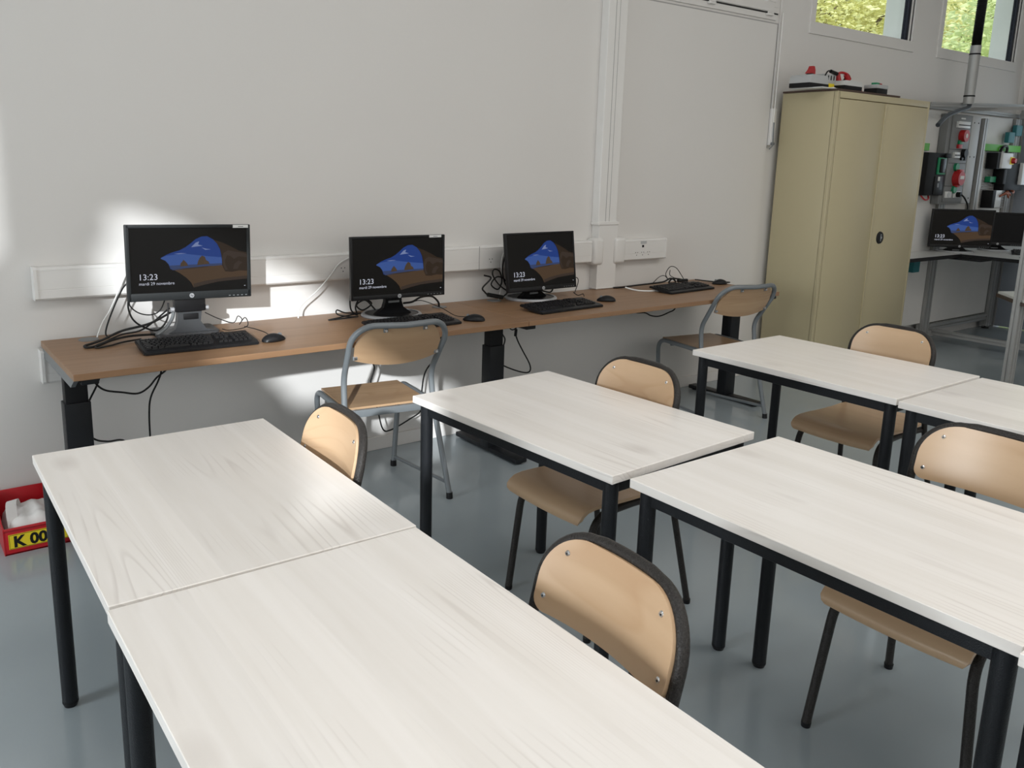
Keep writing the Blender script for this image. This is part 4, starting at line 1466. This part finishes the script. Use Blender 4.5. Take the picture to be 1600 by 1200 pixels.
k = ccyl('emergency_stop', 'red_dark', 7.94, 1.877, .052, -.066, -.115)
ccyl('stop_symbol', 'paper', 7.94, 1.877, .02, -.1145, -.117, k)
ccp('green_button', 'green_dark', 7.89, 7.965, 1.805, 1.838, -.085, -.064)
ccp('red_button', 'red_dark', 7.88, 7.95, 1.768, 1.802, -.085, -.064)
b2 = ccp('breaker', 'worktop_white', 7.83, 7.93, 1.685, 1.735, -.085, -.064)
ccp('breaker_lever', 'black_matt', 7.833, 7.927, 1.705, 1.712, -.094, -.084, b2)
ccyl('rotary_switch', 'black_plastic', 8.01, 1.728, .038, -.066, -.10)
for x in (7.985, 8.04):
    ccyl('terminal', 'black_plastic', x, 1.68, .015, -.066, -.085)
ccyl('signal_lamp', 'green_dark', 7.91, 1.605, .035, -.066, -.088)
sk = ccyl('red_socket', 'red_dark', 7.945, 1.508, .072, -.066, -.12, None, .062)
ccp('socket_flap', 'red_dark', 7.90, 7.98, 1.55, 1.585, -.115, -.07, sk)
ccp('socket_label', 'paper', 7.91, 7.985, 1.50, 1.53, -.1225, -.119, sk)
ccp('socket_latch', 'red_dark', 7.91, 7.97, 1.43, 1.455, -.10, -.066, sk)
ccyl('signal_lamp', 'green_dark', 7.92, 1.408, .033, -.066, -.088)
for i, x in enumerate((7.838, 7.995)):
    o_ = ccp('power_outlet', 'worktop_white', x - .062, x + .062, 1.335, 1.39, -.074, -.064)
    ccyl('outlet_well', 'light_grey' if i == 0 else 'black_plastic', x, 1.363, .024, -.0735, -.076 if i == 0 else -.11, o_)
scw = B()
for x in (8.16, 8.24):
    for z in (1.33, 1.70, 2.0):
        cyl(scw, (x - 7.92, -.063, z - 1.28), (x - 7.92, -.067, z - 1.28), .006, seg=8)
obj('screws', scw, 'black_matt', cc)
cable('black lead plugged into the control column, hanging behind the far monitor', [(7.995, -.215, 1.363), (8.01, -.24, 1.33), (8.06, -.25, 1.26), (8.11, -.22, 1.15), (8.12, -.2, 1.0), (8.12, -.2, .868)], .007)

dv = thing('drive_unit', 'black and green drive unit on the booth wall beside the cabinet', 'electrical device', (7.60, -.095, 1.357))
part_box('body', dv, 'black_matt', -.20, .14, -.075, .005, 0, .365, bev=.006)
part_box('green_frame', dv, 'green_dark', -.03, .115, -.085, -.07, .18, .325, bev=.004)
fr_ = part_box('inner_screen', dv, 'black_gloss', .0, .098, -.092, -.08, .195, .315, bev=.004)
part_box('handle', dv, 'black_matt', .06, .15, -.10, -.08, .325, .362, bev=.006)
part_box('lower_panel', dv, 'black_plastic', -.05, .10, -.082, -.074, .01, .165, bev=.003)
part_box('white_label', dv, 'paper', .0, .035, -.084, -.081, .125, .162, bev=0)
part_box('grey_label', dv, 'grey_plastic', .0, .028, -.084, -.081, .07, .105, bev=0)
gq = obj('rail_clip', box(B(), -.055, .055, -.03, 0, 0, .062, .003), 'green', None, 0, (7.46, -.083, 1.738))
tag(gq, 'small green clip above the black and green drive unit', 'clip')
cable('red and white wires under the black and green drive unit', [(7.43, -.13, 1.357), (7.47, -.15, 1.32), (7.53, -.15, 1.325), (7.56, -.13, 1.36)], .007, 'red_dark')

cable('black corrugated hose slanting from the cabinet top edge to the booth roof', [(7.10, -.36, 1.93), (7.29, -.33, 2.01), (7.50, -.32, 2.065), (7.66, -.32, 2.10), (7.70, -.31, 2.14)], .018, 'hose_grey')

mast = thing('cable_mast', 'silver tube with black hose rising from the booth to the ceiling', 'cable mast', (7.695, -.30, 2.13))
obj('tube', cyl(B(), (0, 0, 0), (0, 0, .475), .042, seg=20), 'alu', mast)
hz = B()
ph = [(0, 0, .475), (.0, 0, .62), (.004, 0, .9), (0, 0, 1.3), (0, 0, CEIL - 2.13 - .002)]
path = catmull(ph, 40)
tube(hz, path, [.040 if k % 2 else .034 for k in range(len(path))], 14)
obj('hose', hz, 'black_matt', mast, 0)
for z in (.06, .40):
    obj('band', cyl(B(), (0, 0, z), (0, 0, z + .012), .0445, seg=20), 'black_matt', mast)

# grid panel with devices on the right part of the booth
gp = thing('grid_panel', 'perforated metal grid panel hung under the green bar in the booth', 'grid panel', (8.85, -.092, 1.23))
gr = B()
for k in range(23):
    box(gr, -.27 + k * .025, -.264 + k * .025, -.008, -.003, 0, .545)
for k in range(22):
    box(gr, -.27, .287, -.010, -.005, .0 + k * .026, .006 + k * .026)
go = obj('wire_grid', gr, 'alu', gp, 0)
go['kind'] = 'stuff'
obj('backing', box(B(), -.28, .295, -.002, .008, -.005, .55), 'panel_light', gp, 0)
obj('side_rail', box(B(), -.30, -.275, -.02, .008, -.005, .55), 'panel_light', gp, 0)
gb = thing('green_bar', 'bright green plastic bar across the top of the grid panel', 'rail', (8.83, -.10, 1.765))
part_box('bar', gb, 'green', -.40, .40, -.05, .015, 0, .062)
part_box('end', gb, 'black_matt', -.425, -.40, -.048, .015, .002, .06)
rs = thing('isolator_switch', 'white and black isolator switch with red knob on yellow plate on the grid', 'switch box', (8.79, -.105, 1.60))
part_box('base', rs, 'black_matt', -.16, -.10, -.10, 0, 0, .15)
part_box('cover', rs, 'worktop_white', -.10, .12, -.12, 0, .005, .15, bev=.01)
yp = part_box('yellow_plate', rs, 'yellow', .06, .135, -.124, -.119, .045, .115, bev=0)
obj('red_knob', cyl(B(), (.10, -.124, .08), (.10, -.155, .08), .028, .022, 16), 'red_dark', yp)
obj('gland', cyl(B(), (0, -.06, .15), (0, -.06, .17), .016, seg=12), 'light_grey', rs)
cable('black lead arching above the isolator switch', [(8.76, -.165, 1.765), (8.78, -.17, 1.80), (8.84, -.17, 1.815), (8.88, -.17, 1.80), (8.89, -.165, 1.75)], .013)
cable('black lead running right from the isolator switch', [(8.93, -.18, 1.70), (9.0, -.18, 1.69), (9.08, -.17, 1.68), (9.11, -.165, 1.655)], .013)
kc = thing('contactor', 'black contactor with white face at the right of the grid panel', 'electrical device', (9.02, -.105, 1.40))
part_box('body', kc, 'black_matt', -.15, .25, -.09, 0, .0, .255, bev=.004)
part_box('side_block', kc, 'black_matt', -.21, -.15, -.10, 0, .06, .20, bev=.004)
part_box('face', kc, 'worktop_white', .13, .245, -.125, -.09, .055, .265, bev=.004)
part_box('relay', kc, 'black_matt', .25, .33, -.09, 0, .13, .25, bev=.004)
part_box('terminal', kc, 'black_matt', .16, .25, -.08, 0, 0, .05, bev=.003)
gk = obj('terminal_block', box(B(), -.06, .06, -.05, 0, 0, .055, .003), 'green_dark', None, 0, (8.72, -.103, 1.475))
tag(gk, 'small dark green terminal block in the middle of the grid panel', 'terminal block')
wd_ = thing('power_supply', 'white power supply with copper coloured wires low on the grid panel', 'electrical device', (8.77, -.105, 1.235))
part_box('side', wd_, 'black_matt', -.13, -.065, -.10, 0, 0, .165)
part_box('body', wd_, 'worktop_white', -.06, .08, -.09, 0, .005, .165)
for k in range(4):
    obj('wire', tube(B(), catmull([(.02 + .03 * k, -.10, .11 + .01 * k), (.08 + .04 * k, -.13, .14), (.16 + .03 * k, -.12, .10 + .02 * k), (.22 + .02 * k, -.07, .16)], 5), .010, 8), 'copper' if k != 2 else 'black_matt', wd_)
for i, (x, z) in enumerate(((8.985, 1.85), (9.13, 1.92))):
    o_ = obj('end_bracket', box(B(), -.065, .065, -.04, 0, 0, .10, .006), 'teal', None, 35, (x, -.115, z))
    tag(o_, ('left' if i == 0 else 'right') + ' one of the two teal brackets near the booth ceiling', 'bracket', 'teal brackets in the booth')

monitor('far monitor glowing in the booth beside the cabinet', 7.80, -.345, 1.075, .53, .335, R(-42), 0, 'disc', bez=(.014, .014, .024))
m5 = monitor('switched off black monitor at the far right of the booth bench', 8.32, -.44, 1.065, .42, .30, R(-48), 0, 'small', on=False, sticker=(-.15, .09, .02), bez=(.016, .014, .03))
keyboard('black keyboard on the booth bench right of the dark monitor', (8.10, -.66), (8.28, -1.02), .862, .15)
mouse('black mouse on the booth bench at the right picture edge', 7.86, -.88, .862, R(40), 1.2)

# second booth: nearest post and its turned bench
p2 = thing('workshop_bench', 'white bench with brown edge on an aluminium post at the right edge', 'bench', (6.25, -1.42, 0))
pb = B()
profile(pb, (-.19, -.12, .0), (-.19, -.12, 2.4), .045)
profile(pb, (-.145, -.12, .0), (-.145, -.12, 2.4), .045)
obj('post', pb, 'alu', p2, 0)
top = [(.103, .126), (.75, -.21), (.45, -.78), (-.224, -.166)]
obj('top', prism(B(), top, 'z', .735, .75), 'worktop_white', p2, 0)
obj('edge', prism(B(), [(.095, .134), (.76, -.205), (.45, -.79), (-.232, -.158)], 'z', .712, .735), 'edge_brown', p2, 0)
obj('support_rail', box(B(), -.05, .45, -.30, -.26, .672, .712), 'edge_brown', p2, 0)
for x, y in ((.45, -.62), (.65, -.25)):
    obj('leg', profile(B(), (x, y, 0), (x, y, .712), .045), 'alu', p2, 0)
